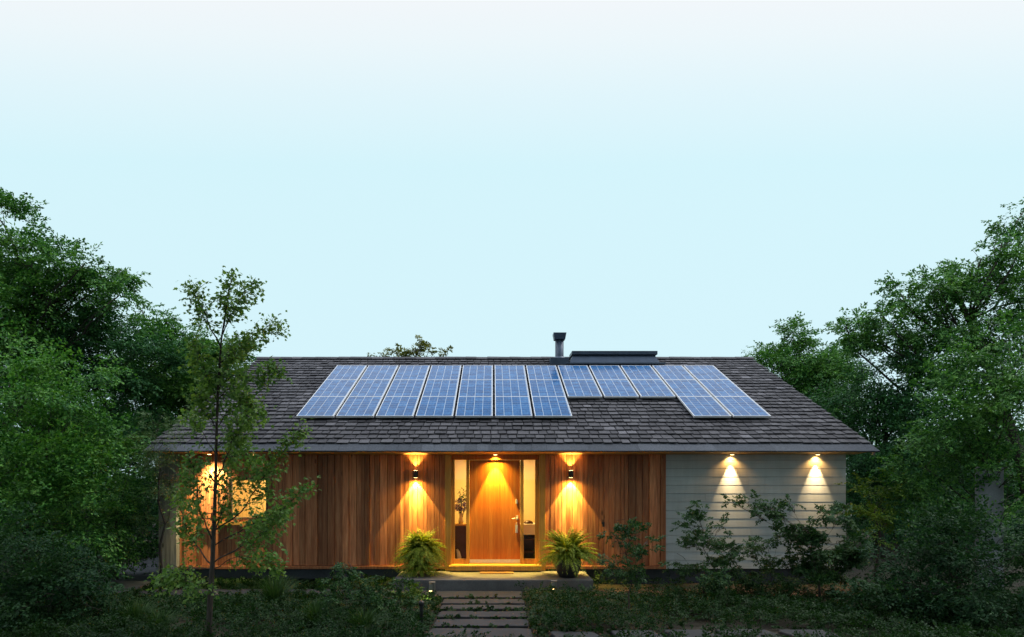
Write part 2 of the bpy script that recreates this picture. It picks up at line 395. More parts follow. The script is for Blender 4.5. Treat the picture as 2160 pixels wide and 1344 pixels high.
def tree(name, label, cat, base, lobes, leaf_mat, seed, group=None, leaf=.075, dens=190, spray=.62, trunk_r=.13, bare=1.0, shape=OVAL,
         foliage_name='crown', wood_name='trunk', squash=.8, inner=.3, twigs=True, barkm='bark', fork=.45, tilt=.35):
    """base: (px, D) of the foot; lobes: (px, py, r_px, dD[, density factor])"""
    rng = np.random.default_rng(seed); D = base[1]; leaf *= .88; dens *= 1.08
    foot = Vector(((base[0]-CX)/FPX*D, D, 0))
    root = empty(name, foot, label, cat, group)
    vs = []; mb = MB(); cs = []
    for lb in lobes:
        px, py, rp, dd = lb[:4]; f = lb[4] if len(lb) > 4 else 1.0
        c = P(px, py, D+dd); r = rp*(D+dd)/FPX
        if c.z - r*squash < .05: c.z = .05 + r*squash
        cs.append((c, r))
        po, ou = lobe_sprays(c, r, dens*f*bare, rng, squash, inner)
        sc = spray*rng.uniform(.6, 1.25, len(po))*min(1.0, .45 + r*.6)
        v = spray_leaves(po, ou, sc, leaf, rng, shape, tilt)
        vs.append(v)
    allv = np.concatenate(vs)
    allv = allv[allv[:, :, 2].min(axis=1) > .02]
    cen = sum((c for c, r in cs), Vector())/len(cs)
    top = min(max(c.z for c, r in cs), cen.z*1.12)
    trunk = [foot]
    n = 7
    for i in range(1, n):
        t = i/(n-1); trunk.append(Vector((foot.x + (cen.x-foot.x)*t**1.5 + rng.normal(0, .05), foot.y + (cen.y-foot.y)*t**1.5, top*.97*t)))
    mb.tube(trunk, [trunk_r*(1 - .82*i/(n-1)) for i in range(n)], 9)
    for c, r in cs:
        k = min(range(1, n-1), key=lambda i: abs(trunk[i].z - max(c.z*fork + .1, c.z - 1.6*(Vector((c.x, c.y)) - Vector((trunk[i].x, trunk[i].y))).length*.6)))
        pts = limb(mb, trunk[k], c, trunk_r*(.30 - .03*k), trunk_r*.07, rng)
        if twigs:
            for q in range(int(3 + 2.5*r)):
                u = nrm(rng.normal(0, 1, 3)); e = c + Vector(u*np.array([1, 1, squash]))*r*.85
                limb(mb, pts[rng.integers(3, 7)], e, trunk_r*.045 + .003, .003, rng, .2, 5)
    mb.build(wood_name, M[barkm], root)
    me = poly_mesh(foliage_name, allv, shape.shape[0]); link(foliage_name, me, M[leaf_mat] if isinstance(leaf_mat, str) else leaf_mat, root)
    return root

# ------------------------------------------------------------------ ground and paths
def build_ground():
    rng = np.random.default_rng(3)
    xs = np.concatenate([[-600, -200, -60], np.linspace(-22, 22, 133), [60, 200, 600]])
    ys = np.concatenate([[-400, -100, -30], np.linspace(-6, 34, 121), [70, 200, 800]])
    gx, gy = np.meshgrid(xs, ys)
    gz = -.045 + .018*np.sin(gx*2.1 + 1.3*np.sin(gy*1.7)) + .014*np.sin(gy*3.3 + gx*.9) + rng.normal(0, .004, gx.shape)
    v = np.stack([gx, gy, gz], -1).reshape(-1, 3); nx = len(xs); fs = []
    for j in range(len(ys)-1):
        for i in range(nx-1):
            a = j*nx + i; fs.append((a, a+1, a+nx+1, a+nx))
    me = bpy.data.meshes.new('ground'); me.from_pydata(v.tolist(), [], fs); me.polygons.foreach_set('use_smooth', [True]*len(fs))
    tag(link('ground', me, M['ground']), kind='structure')
build_ground()
def slab(poly, z0, z1, rng, name, mat, sub=10, jit=.012, bevel=.012):
    """flat slab with an irregular edge"""
    out = []
    for i, a in enumerate(poly):
        b = poly[(i+1) % len(poly)]
        for k in range(sub):
            t = k/sub; out.append((a[0]+(b[0]-a[0])*t + rng.normal(0, jit), a[1]+(b[1]-a[1])*t + rng.normal(0, jit)))
    return MB().prism(out, z0, z1).build(name, mat, bevel=bevel)
rg = np.random.default_rng(5)
tag(slab([(-8.25,11.75),(-6.35,11.75),(-6.75,13.6),(-6.95,16),(-6.95,24),(-9.2,24)], -.08, .018, rg, 'driveway', M['asphalt'], sub=6, jit=.02), kind='structure')
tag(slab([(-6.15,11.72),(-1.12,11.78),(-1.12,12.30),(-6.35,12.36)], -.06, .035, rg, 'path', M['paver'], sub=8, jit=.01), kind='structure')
tag(slab([(2.05,12.35),(7.0,12.45),(7.0,11.72),(2.05,11.78),(.56,11.75),(.56,12.2)], -.05, .012, rg, 'mulch_bed', M['mulch'], sub=8, jit=.03, bevel=0), kind='structure')

names = ['widest', 'second', 'third', 'fourth', 'fifth', 'last']
STONES = []
rows = [((-1.06,.50), (11.58,12.22)), ((-.84,.51), (11.03,11.42)), ((-.84,.52), (10.58,10.91)), ((-.83,.50), (9.97,10.39)), ((-.83,.485), (9.36,9.81)), ((-.86,.50), (8.56,9.225))]
lab = ['broad pebbled concrete slab lying directly against the foot of the porch', 'thin concrete stepping slab nearest the broad pebbled slab by the porch',
       'second stepping slab down from the broad slab, grass on both sides', 'third stepping slab down from the broad slab, on the garden path',
       'fourth stepping slab down, just above the big slab at the picture bottom', 'big concrete stepping slab cut off by the bottom of the picture']
for ((x0, x1), (y0, y1)), lb in zip(rows, lab):
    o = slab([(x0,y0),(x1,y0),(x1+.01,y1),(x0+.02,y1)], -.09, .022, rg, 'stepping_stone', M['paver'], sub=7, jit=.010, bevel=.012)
    tag(o, lb, 'paving slab', 'slabs of the path to the porch'); STONES.append((x0, x1, y0, y1))
side = [(1157,1250,1335),(1285,1373,1332),(1397,1487,1331),(1510,1610,1330),(1640,1733,1331)]
words = ['nearest the porch path', 'second from the porch path', 'third from the porch path', 'fourth from the porch path', 'farthest right, beside the dark bushes']
for (a, b, y), w in zip(side, words):
    D1 = gd(y); xa = (a-CX)/FPX*D1; xb = (b-CX)/FPX*D1
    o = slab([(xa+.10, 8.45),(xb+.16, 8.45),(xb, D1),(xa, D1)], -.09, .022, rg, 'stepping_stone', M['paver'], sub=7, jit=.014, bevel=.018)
    tag(o, 'grey flagstone along the bottom right of the picture, ' + w, 'paving slab', 'flagstones along the bottom edge'); STONES.append((xa, xb+.16, 8.45, D1))

# ------------------------------------------------------------------ the house
TH = math.atan(.4437); CT, ST = math.cos(TH), math.sin(TH)
EY, EZ = 12.75, 2.557             # eave line
RXL, RXR = -6.52, 7.20
RIDGE_S = (19.0-EY)/CT
def roof_pt(x, s, n=0.0): return (x, EY + s*CT - n*ST, EZ + s*ST + n*CT)
BACK = 2*19.0 - F
house = empty('house', (0, F, 0), 'long low timber house with a dark shingle roof and a lit entrance', 'house')
FL = .342                          # floor level
ZT = 2.505                         # soffit level
def build_house():
    rng = random.Random(4)
    # structural core (inside of the cladding), with openings for the entrance and the window
    w = MB(); y0, y1 = F+.05, F+.18
    wx0, wx1, wz0, wz1 = X(484), X(561), Z(1092), Z(1013)
    ex0, ex1 = X(939), X(1150)
    w.box(-6.45, wx0, y0, y1, .25, ZT+.1).box(wx0, wx1, y0, y1, .25, wz0).box(wx0, wx1, y0, y1, wz1, ZT+.1)
    w.box(wx1, ex0, y0, y1, .25, ZT+.1).box(ex1, 6.90, y0, y1, .25, ZT+.1)
    # end walls with gables, back wall
    for xa, xb in ((-6.50,-6.36), (6.80,6.94)):
        pts = [(y1+.005, .25), (BACK-.01, .25), (BACK-.01, ZT), (19.0, ZT+(19.0-F)*.4437-.02), (y1+.005, ZT)]
        n = len(pts); w.add([(xa, *p) for p in pts] + [(xb, *p) for p in pts],
                            [tuple(range(n)), tuple(reversed(range(n, 2*n)))] + [(i, n+i, n+(i+1) % n, (i+1) % n) for i in range(n)])
    w.box(-6.36, 6.80, BACK-.15, BACK-.02, .25, ZT)
    w.build('wall', M['weathered'], house)
    # vertical board cladding
    c = MB()
    def boards(xa, xb, holes=()):
        x = xa; last = 0
        while x < xb - .02:
            bw = rng.choice([.075, .09, .10, .115, .13, .15]); bw = min(bw, xb - x)
            if xb - x - bw < .05: bw = xb - x
            k = rng.choice([0, 0, .010, .030]); k = k if k != last else (k + .006); last = k
            if min(abs(x+bw/2-X(878)), abs(x+bw/2-X(1203))) < .85: k *= .25
            segs = [(Z(1192.5), ZT-.004)]
            for hx0, hx1, hz0, hz1 in holes:
                if x + bw > hx0 + .01 and x < hx1 - .01: segs = [(segs[0][0], hz0), (hz1, segs[0][1])]
            for za, zb in segs: c.box(x+.0035, x+bw-.0035, F-.004-k, F+.046, za, zb)
            x += bw
    frame = .045
    hole = [(wx0-frame, wx1+frame, wz0-frame, wz1+frame)]
    boards(-6.17, wx0-frame, hole); boards(wx0-frame, wx1+frame, hole); boards(wx1+frame, ex0-.002, hole)
    c.build('cladding', M['cladding'], house)
    c = MB(); boards(ex1+.002, 3.30); c.build('cladding', M['cladding'], house)
    each('trim', [(-6.17, ex0-.01, F-.055, F+.04, Z(1199.8), Z(1193.4)), (ex1+.01, 3.40, F-.055, F+.04, Z(1199.8), Z(1193.4)), (3.302, 3.40, F-.03, F+.045, Z(1193.2), ZT-.004)], M['cladding'], house, bevel=.004)
    # weathered corner post on the left
    f = MB(); x = -6.52
    for bw in (.12, .115, .113): f.box(x, x+bw-.003, F-.14, F+.045, Z(1203), ZT-.004); x += bw
    f.build('corner_boards', M['weathered'], house)
    # painted horizontal siding on the right
    s = MB(); z = Z(1200); h = 17.6/S
    while z < ZT - .03:
        zz = min(z+h, ZT-.004); cuts = [3.402, 3.402 + rng.uniform(.7, 2.9), 6.94]; d_ = rng.uniform(0, .0008)
        for xa, xb in zip(cuts, cuts[1:]):
            xb = xb - (.003 if xb < 6.9 else 0); s.hexa([(xa,F-.023-d_,z+.006),(xb,F-.023-d_,z+.006),(xb,F+.045,z+.006),(xa,F+.045,z+.006),
                                        (xa,F-.020-d_,zz),(xb,F-.020-d_,zz),(xb,F+.045,zz),(xa,F+.045,zz)])
        z += h
    s.build('siding', M['siding'], house)
    # foundation: set back beam with a dark crawl space below
    each('foundation', [(-6.40, -1.80, F+.03, F+.30, .055, .245), (1.84, 6.86, F+.06, F+.30, -.10, .245), (-6.30, -1.85, F+.305, F+.40, -.10, .20)], M['foundation'], house)
    # ---- window on the left
    wn = MB()
    for bx in ((wx0-frame, wx0, wz0-frame, wz1+frame), (wx1, wx1+frame, wz0-frame, wz1+frame), (wx0, wx1, wz0-frame, wz0), (wx0, wx1, wz1, wz1+frame)):
        wn.box(bx[0], bx[1], F-.012, F+.12, bx[2], bx[3])
    wnd = wn.build('window', M['walnut'], house, bevel=.003)
    def sub(name, mb, mat, par, **k):
        o = mb.build(name, mat, None, **k); o.parent = par; o.location = (0, 0, 0); return o
    sub('pane', MB().box(wx0, wx1, F+.05, F+.056, wz0, wz1), M['glass'], wnd)
    sub('sill', MB().box(X(460), X(567), F-.10, F-.022, Z(1107), Z(1101)), M['fir'], wnd, bevel=.003)
    r = MB()
    for y in (1082, 1093): r.box(X(424), X(451), F-.10, F-.075, Z(y+1.5), Z(y-.5))
    for x_ in (427, 449): r.box(X(x_)-.008, X(x_)+.008, F-.074, F-.02, Z(1095), Z(1081))
    r.build('towel_rail', M['walnut'], house)
    # ---- entrance
    each('entry_post', [(X(a), X(b), F-.06, F+.16, Z(1203), ZT-.003) for a, b in ((939,952),(1137,1150))], M['fir'], house, bevel=.004)
    h_ = MB().box(X(952)+.002, X(1137)-.002, F+.02, F+.16, Z(970), ZT-.003).build('header', M['door'], house, bevel=.003)
    # sidelights and jambs
    each('door_jamb', [(X(a)+.002, X(b)-.002, F+.035, F+.17, FL, Z(970)-.002) for a, b in ((952,959),(983,990),(1097.5,1105),(1129,1137))], M['fir'], house, bevel=.003)
    for a, b in ((959,983),(1105,1129)):
        sl = MB().box(X(a), X(b), F+.05, F+.16, FL+.001, Z(1180)).build('sidelight', M['fir'], house)
        sub('pane', MB().box(X(a), X(b), F+.10, F+.106, Z(1180)+.001, Z(970)-.003), M['glass'], sl)
    MB().box(X(948), X(1141), F-.20, F+.17, Z(1201), FL-.012).box(X(953), X(1136), F-.17, F+.17, FL-.010, FL-.002).build('threshold', M['fir'], house, bevel=.005)
    dx0, dx1 = X(990), X(1097.5)
    d = MB().box(dx0+.004, dx1-.004, F+.075, F+.125, FL+.012, Z(970)-.005).build('door', M['door'], house, bevel=.003)
    sub('kick_plate', MB().box(dx0+.006, dx1-.006, F+.070, F+.074, FL+.014, Z(1181)), M['steel'], d)
    hx = X(1091); yy = F+.07
    hd = MB(); hd.box(hx-.022, hx+.022, yy-.014, yy, Z(1097), Z(1088)).tube([(hx, yy-.012, Z(1093)), (hx, yy-.06, Z(1093)), (hx-.03, yy-.065, Z(1093.5)), (hx-.09, yy-.06, Z(1094.4))], .011)
    sub('handle', hd, M['steel'], d, bevel=.002)
    db = MB(); db.box(hx-.03, hx+.008, yy-.025, yy, Z(1063), Z(1054)); sub('deadbolt', db, M['steel'], d, bevel=.008)
    kb = MB(); kb.box(hx-.035, hx+.012, yy-.03, yy-.002, Z(1124.5), Z(1108)).tube([(hx-.028, yy-.015, Z(1108)), (hx-.024, yy-.015, Z(1103)), (hx+.0, yy-.015, Z(1103)), (hx+.005, yy-.015, Z(1108))], .004)
    kb.box(hx-.025, hx+.002, yy-.034, yy-.0305, Z(1122), Z(1112)); sub('key_box', kb, M['steel'], d, bevel=.004)
    lt = MB(); lt.box(X(1270), X(1274.5), F-.05, F-.022, Z(1111), Z(1101)).box(X(1268), X(1272), F-.06, F-.045, Z(1105), Z(1101)); lt.build('latch', M['black'], house, bevel=.003)
    # ---- rooms behind the glass
    rm = MB(); a, b, c0, d0, zc = -1.75, 1.95, F+.20, F+2.2, 2.60
    rm.box(a-.05, a, c0, d0, FL, zc).box(b, b+.05, c0, d0, FL, zc).box(a-.05, b+.05, d0, d0+.05, FL, zc).box(a-.05, b+.05, c0, d0+.05, zc, zc+.05)
    rm.box(a, ex0+.03, F+.181, F+.199, FL, zc).box(ex1-.03, b, F+.181, F+.199, FL, zc).box(ex0+.03, ex1-.03, F+.165, F+.199, Z(970)+.02, zc)
    rm.build('hall_lining', M['plaster'], house)
    fl = MB().box(a, b, F+.18, d0, FL-.05, FL-.001).build('hall_floor', M['intfloor'], house)
    rm = MB(); a, b, c0, d0 = X(425), X(640), F+.20, F+2.0
    rm.box(a-.05, a, c0, d0, FL, zc).box(b, b+.05, c0, d0, FL, zc).box(a-.05, b+.05, d0, d0+.05, FL, zc).box(a-.05, b+.05, c0, d0+.05, zc, zc+.05).box(a-.05, b+.05, c0, d0+.05, FL-.05, FL)
    rm.build('room_lining', M['pine'], house)
build_house()

def build_roof():
    rng = random.Random(8)
    r = MB()
    # deck (both slopes), a closed slab
    z0 = .028
    def rp(s, n): return roof_pt(0, s, n)[1:]
    ez = rp(.03, -z0); rz = rp(RIDGE_S, -z0); rt = rp(RIDGE_S, 0)
    prof = [rp(.03, 0), (19.0, rt[1]), (38-rp(.03,0)[0], rp(.03,0)[1]), (38-ez[0], ez[1]), (19.0, rz[1]), ez]
    n = 6; xa, xb = RXL+.01, RXR-.01
    r.add([(xa, *p) for p in prof] + [(xb, *p) for p in prof],
          [tuple(reversed((0,1,4,5))), tuple(reversed((1,2,3,4))), (6,7,10,11), (7,8,9,10)] + [(i, (i+1) % n, n+(i+1) % n, n+i) for i in range(n)])
    roof = r.build('roof', M['dark_gap'], house)
    def sub(name, mb, mat, **k):
        o = mb.build(name, mat, None, **k); o.parent = roof; o.location = (0, 0, 0); return o
    # shingles, one small tilted slab each
    sh = MB(); s = .30; expo = .236; row = 0
    while s < RIDGE_S - .05:
        x = RXL - rng.uniform(0, .2); ln = min(expo+.10, RIDGE_S - s + .02)
        while x < RXR:
            w = rng.choice([.15, .17, .18, .19, .21, .24]); xa = max(x, RXL); xb = min(x+w-.019, RXR)
            if xb - xa > .02:
                lift = .026 + rng.uniform(0, .014); ds = rng.uniform(-.018, .014); th = .017
                q = lambda xx, ss, nn: roof_pt(xx, ss, nn)
                sh.hexa([q(xa, s+ds, lift), q(xb, s+ds, lift+rng.uniform(-.002,.003)), q(xb, s+ln, .004), q(xa, s+ln, .004),
                         q(xa, s+ds, lift+th), q(xb, s+ds, lift+th+rng.uniform(-.002,.003)), q(xb, s+ln, .012), q(xa, s+ln, .012)])
            x += w
        s += expo; row += 1
    sub('shingles', sh, M['shingle'])
    # the broad first course along the eave
    b = MB(); x = RXL
    while x < RXR:
        w = rng.uniform(.22, .34) if x < 1.0 else rng.uniform(.5, 1.1); xb = min(x+w-.004, RXR)
        l = rng.uniform(-.003, .003); j = rng.uniform(-.008, .004)
        b.hexa([roof_pt(x, -.045+j, -.012+l), roof_pt(xb, -.045+j, -.012+l), roof_pt(xb, .34, .002), roof_pt(x, .34, .002),
                roof_pt(x, -.045+j, .010+l), roof_pt(xb, -.045+j, .010+l), roof_pt(xb, .34, .014), roof_pt(x, .34, .014)]); x += w
    sub('eave_course', b, M['eave_slate'])
    # ridge caps
    rc = MB(); x = RXL-.02; rz_ = EZ + RIDGE_S*ST
    while x < RXR+.02:
        w = rng.uniform(.26, .36); xb = min(x+w+.03, RXR+.03); l = rng.uniform(0, .012)
        for sg in (1, -1):
            a0 = (19.0, rz_+.065+l); a1 = (19.0-sg*.17, rz_+.065-.17*.4437+l)
            rc.hexa([(x, a1[0], a1[1]-.022), (xb, a1[0], a1[1]-.022-.004), (xb, a0[0], a0[1]-.026), (x, a0[0], a0[1]-.022),
                     (x, a1[0], a1[1]), (xb, a1[0], a1[1]-.004), (xb, a0[0], a0[1]-.004), (x, a0[0], a0[1])] if sg > 0 else
                    [(x, a0[0]+.002, a0[1]-.022), (xb, a0[0]+.002, a0[1]-.026), (xb, a1[0], a1[1]-.026), (x, a1[0], a1[1]-.022),
                     (x, a0[0]+.002, a0[1]), (xb, a0[0]+.002, a0[1]-.004), (xb, a1[0], a1[1]-.004), (x, a1[0], a1[1])])
        x += w
    sub('ridge_cap', rc, M['shingle'])
    # gable edge boards
    for xx in (RXL+.012, RXR-.034):
        gb = MB().hexa([roof_pt(xx, .05, -.13), roof_pt(xx+.022, .05, -.13), roof_pt(xx+.022, RIDGE_S, -.13), roof_pt(xx, RIDGE_S, -.13),
                 roof_pt(xx, .05, -.030), roof_pt(xx+.022, .05, -.030), roof_pt(xx+.022, RIDGE_S, -.030), roof_pt(xx, RIDGE_S, -.030)])
        sub('gable_board', gb, M['weathered'])
    # wooden fascia and soffit under the eave
    sub('fascia', MB().box(-6.40, -2.40, EY+.045, EY+.075, ZT+.024, ZT+.060), M['soffit'], bevel=.003)
    sub('fascia', MB().box(-2.16, 7.02, EY+.045, EY+.075, ZT+.036, ZT+.060), M['soffit'], bevel=.003)
    so = MB(); y = EY+.077
    while y < F-.02:
        ya, yb = y, min(y+.105, F+.045)-.004; za = ZT + (F-ya)*.064; zb = ZT + (F-yb)*.064; xa, xb = RXL+.05, RXR-.05
        so.hexa([(xa,ya,za),(xb,ya,za),(xb,yb,zb),(xa,yb,zb),(xa,ya,za+.018),(xb,ya,za+.018),(xb,yb,zb+.018),(xa,yb,zb+.018)]); y += .105
    sub('soffit', so, M['soffit'])
    # chimney flue
    D = 18.55; k = FPX/D
    cx = (1180-CX)/k
    zz = lambda py: EYE + (CY-py)/k
    ch = MB().lathe([(.118, 0), (.118, .02), (.115, .03), (.115, zz(717)-zz(756)), (.10, zz(717)-zz(756))], (cx, D, zz(756)), 24).build('chimney', M['gray_metal'], house)
    def csub(name, mb, **kw):
        o = mb.build(name, M['gray_metal'], None, **kw); o.parent = ch; o.location = (0, 0, 0)
    cp = MB().hexa([(cx-.145, D-.145, zz(717.5)), (cx+.145, D-.145, zz(717.5)), (cx+.145, D+.145, zz(717.5)), (cx-.145, D+.145, zz(717.5)), (cx-.175, D-.175, zz(704)), (cx+.175, D-.175, zz(704)), (cx+.175, D+.175, zz(704)), (cx-.175, D+.175, zz(704))]); csub('chimney_cap', cp, bevel=.006)
    cb = MB(); cb.box(cx-.27, cx+.23, D-.28, D+.25, zz(773), zz(758)).lathe([(.19, 0), (.17, .03), (.122, .07)], (cx, D, zz(758)+.002), 24); csub('chimney_base', cb, bevel=.005)
    # long metal roof vent
    D = 18.35; k = FPX/D; xx = lambda px: (px-CX)/k
    v = MB(); zz = lambda py: EYE + (CY-py)/k
    v.hexa([(xx(1198), D-.14, zz(772)), (xx(1392), D-.14, zz(772)), (xx(1392), D+.6, zz(768)), (xx(1198), D+.6, zz(768)),
            (xx(1209), D, zz(749)), (xx(1381), D, zz(749)), (xx(1381), D+.55, zz(749)), (xx(1209), D+.55, zz(749))])
    rv = v.build('roof_vent', M['gray_metal'], house)
    o = MB().box(xx(1206), xx(1386), D-.06, D+.62, zz(748.5), zz(741)).build('vent_lid', M['gray_metal'], None, bevel=.006); o.parent = rv; o.location = (0, 0, 0)
    o = MB().box(xx(1192), xx(1398), D-.30, D-.141, zz(772), zz(768.5)).build('flashing', M['gray_metal'], None, bevel=.004); o.parent = rv; o.location = (0, 0, 0)
build_roof()

# ------------------------------------------------------------------ solar panels
def cell_mat():
    t = NT('solar cells'); tc = t.n('ShaderNodeTexCoord').outputs['Object']; sp = t.n('ShaderNodeSeparateXYZ', {0: tc})
    oi = t.n('ShaderNodeObjectInfo').outputs['Random']
    w, h = .743, 1.30
    u = t.math('DIVIDE', sp.outputs[0], w); v = t.math('DIVIDE', sp.outputs[1], h)
    def line(x, n, half):
        fr = t.math('FRACT', t.math('ADD', t.math('MULTIPLY', x, n), .5)); d = t.math('ABSOLUTE', t.math('SUBTRACT', fr, .5))
        return t.math('LESS_THAN', d, half*n)
    vert = line(u, 4, .0060); hor = line(v, 10, .0032); fine = line(u, 12, .0020)
    cu = t.math('FLOOR', t.math('MULTIPLY', u, 4)); cv = t.math('FLOOR', t.math('MULTIPLY', v, 10))
    wn = t.n('ShaderNodeTexWhiteNoise', {'Vector': t.n('ShaderNodeCombineXYZ', {0: cu, 1: cv, 2: t.math('MULTIPLY', oi, 97.0)}).outputs[0]}).outputs[0]
    vo = t.n('ShaderNodeTexVoronoi', {'Vector': t.n('ShaderNodeMapping', {'Vector': tc, 'Scale': (26, 20, 1)}).outputs[0], 'Scale': 1.0}).outputs['Color']
    cr = t.math('MULTIPLY', t.n('ShaderNodeSeparateColor', {0: vo}).outputs[0], .45)
    f = t.math('ADD', t.math('MULTIPLY', wn, .45), cr)
    col = t.ramp(f, [(.05, (.005,.055,.17)), (.5, (.010,.100,.28)), (.95, (.045,.19,.42))])
    col = t.mix(t.math('MULTIPLY', fine, .14), col, (.45,.52,.6)); col = t.mix(t.math('MULTIPLY', hor, .7), col, (.55,.62,.68)); col = t.mix(t.math('MULTIPLY', vert, .75), col, (.70,.76,.80))
    t.p(Base_Color=col, Roughness=.16); t.b.inputs['IOR'].default_value = 1.33
    nz = t.noise(t.coord((3, 3, 1)), 2.0, 3, .5)
    t.bump(nz, .05, .01); return t.m
def build_panels():
    cm = cell_mat(); y_rows = [14.16, 15.403, 16.647, 17.89]; pitch = .825; x0 = -4.10
    s_of = lambda y: (y - EY + .11*ST)/CT
    w, fr = .772, .016; h = (y_rows[1]-y_rows[0])/CT - .006
    fb = MB(); th = .042
    o4 = [(0,0),(w,0),(w,h),(0,h)]; i4 = [(fr,fr),(w-fr,fr),(w-fr,h-fr),(fr,h-fr)]
    fb.add([(x,y,0) for x,y in o4]+[(x,y,0) for x,y in i4]+[(x,y,-th) for x,y in o4]+[(x,y,-th) for x,y in i4],
           [f for i in range(4) for j in [(i+1)%4] for f in ((i,j,4+j,4+i),(8+j,8+i,12+i,12+j),(i,8+i,8+j,j),(4+i,4+j,12+j,12+i))])
    fme = fb.mesh('frame'); gme = MB().box(fr+.0005, w-fr-.0005, fr+.0005, h-fr-.0005, -.03, -.004).mesh('cells')
    rl = MB().box(.02, w-.02, .28, .32, -.10, -th-.002).mesh('mounting_rail'); rl2 = MB().box(.02, w-.02, h-.32, h-.28, -.10, -th-.002).mesh('mounting_rail'); rl2.materials.append(M['black'])
    fme.materials.append(M['alu']); gme.materials.append(cm); rl.materials.append(M['black'])
    ordn = ['first', 'second', 'third', 'fourth', 'fifth', 'sixth', 'seventh', 'eighth', 'ninth', 'tenth', 'eleventh', 'twelfth']
    rown = ['bottom', 'middle', 'top']
    for c in range(12):
        for r in range(3):
            if 7 <= c <= 9 and r == 0: continue
            if r == 0: which = f'{ordn[c]} from the left in the bottom row' if c < 7 else ('left one of the bottom pair right of the bare shingles' if c == 10 else 'right one of the bottom pair right of the bare shingles')
            else: which = f'{ordn[c]} from the left in the {rown[r]} row'
            extra = ''
            root = empty('solar_panel', roof_pt(x0 + c*pitch + .02, s_of(y_rows[r]) + .003, .132), f'blue framed solar panel, {which}', 'solar panel', 'solar panels on the roof')
            root.rotation_euler = (TH, 0, 0)
            for nm, me in (('frame', fme), ('cells', gme), ('mounting_rail', rl), ('mounting_rail', rl2)):
                o = bpy.data.objects.new(nm, me); COL.objects.link(o); o.parent = root
build_panels()

# ------------------------------------------------------------------ porch, mat, lamps
tag(MB().prism([(-1.80,12.27),(1.80,12.27),(1.80,F+.02),(-1.80,F+.02)], -.08, .21).build('porch', M['concrete'], bevel=.012), 'grey concrete porch slab in front of the wooden door', 'porch')
dm = MB(); dm.box(X(1013), X(1082), 13.02, 13.22, .211, .226)
tag(dm.build('doormat', M['mat_fibre'], bevel=.004), 'thin brown doormat on the porch before the door', 'doormat')

WARM = (1.0, .69, .15)
def spot(name, loc, direction, size, blend, power, col=WARM, rad=.02, parent=None):
    d = bpy.data.lights.new(name, 'SPOT'); d.energy = power; d.color = col; d.spot_size = math.radians(size); d.spot_blend = blend; d.shadow_soft_size = rad
    o = bpy.data.objects.new(name, d); COL.objects.link(o); o.location = loc; o.rotation_euler = Vector(direction).to_track_quat('-Z', 'Y').to_euler()
    if parent: o.parent = parent; o.location = Vector(loc) - world_loc(parent)
    return o
SCONCE, DOORP, SOFP, NOOK = 340.0, 680.0, 130.0, 260.0
def sconce(px, label):
    x = X(px); y = F-.115; z0, z1 = Z(1007.5), Z(993)
    r = empty('wall_lamp', (x, F-.01, Z(1000)), label, 'wall lamp', 'wall lamps beside the door')
    MB().lathe([(.046, 0), (.050, .004), (.050, z1-z0-.004), (.046, z1-z0)], (x, y, z0), 24).build('lamp_body', M['black'], r)
    MB().box(x-.035, x+.035, F-.0365, F-.020, Z(1004), Z(996.5)).box(x-.014, x+.014, y+.045, F-.034, Z(1002.5), Z(998)).build('bracket', M['black'], r, bevel=.003)
    for zz, nm in ((z0-.004, 'lens'), (z1+.001, 'lens')): MB().lathe([(.036, 0), (.036, .003)], (x, y, zz), 20).build(nm, M['warm_lens'], r)
    spot('lamp_light', (x, y+.035, z0-.008), (0, .0, -1), 73, .12, SCONCE, parent=r)
    spot('lamp_light', (x, y+.035, z1+.008), (0, .0, 1), 82, .5, SCONCE*.15, parent=r)
    spot('lamp_light', (x, y+.02, z0-.008), (0, .03, -1), 40, .9, SCONCE*1.6, parent=r)
    spot('lamp_light', (x, y-.005, z0-.014), (0, -.1, -1), 165, .8, SCONCE*.12, (1.0,.60,.10), parent=r)
sconce(878, 'small black up and down wall lamp above the leafy green fern, left of the door')
sconce(1203, 'small black up and down wall lamp above the black pot, right of the door')
def downlight(x, y, label, narrow, wide, pn, pw, col=WARM, tilt=.04):
    r = empty('downlight', (x, y, ZT), label, 'ceiling light', 'downlights under the eave')
    MB().lathe([(.052, 0), (.055, .008)], (x, y, ZT-.010), 24).build('lamp_ring', M['steel'], r)
    MB().lathe([(.034, 0), (.034, .003)], (x, y, ZT-.0145), 20).build('lens', M['warm_lens'], r)
    spot('lamp_light', (x, y, ZT-.022), (0, tilt, -1), narrow, .4, pn, col, .015, r)
    spot('lamp_light', (x, y, ZT-.022), (0, tilt, -1), wide, 1.0, pw, col, .015, r)
    return r
downlight(X(1045), F-.055, 'small bright downlight in the eave right above the wooden door', 54, 130, DOORP, DOORP*.20, (1.0,.66,.11))
PALE = (1.0, .68, .34)
for px_, lb in ((1540, 'recessed downlight shining on the pale siding, the nearer to the door'), (1719, 'recessed downlight shining on the pale siding, near the right end of the roof')):
    dl = downlight(X(px_), F-.12, lb, 48, 38, SOFP, SOFP*1.0, PALE)
    spot('lamp_light', (X(px_), F-.085, ZT-.022), (0, 0, -1), 128, .7, SOFP*.17, (1.0, .50, .13), .015, dl)
downlight(X(455), F-.30, 'recessed downlight over the left end of the timber wall behind the young tree', 70, 100, NOOK, NOOK*.6, (1.0,.80,.34), .35)
tag(MB().lathe([(.012, 0), (.018, .012), (.012, .03)], (X(546), F-.30, ZT-.032), 12).build('eave_bulb', plain('dim bulb', (1,.7,.4), .5, emit=((1.0,.5,.15), 2.0))), 'tiny glowing bulb under the eave above the left window', 'bulb')
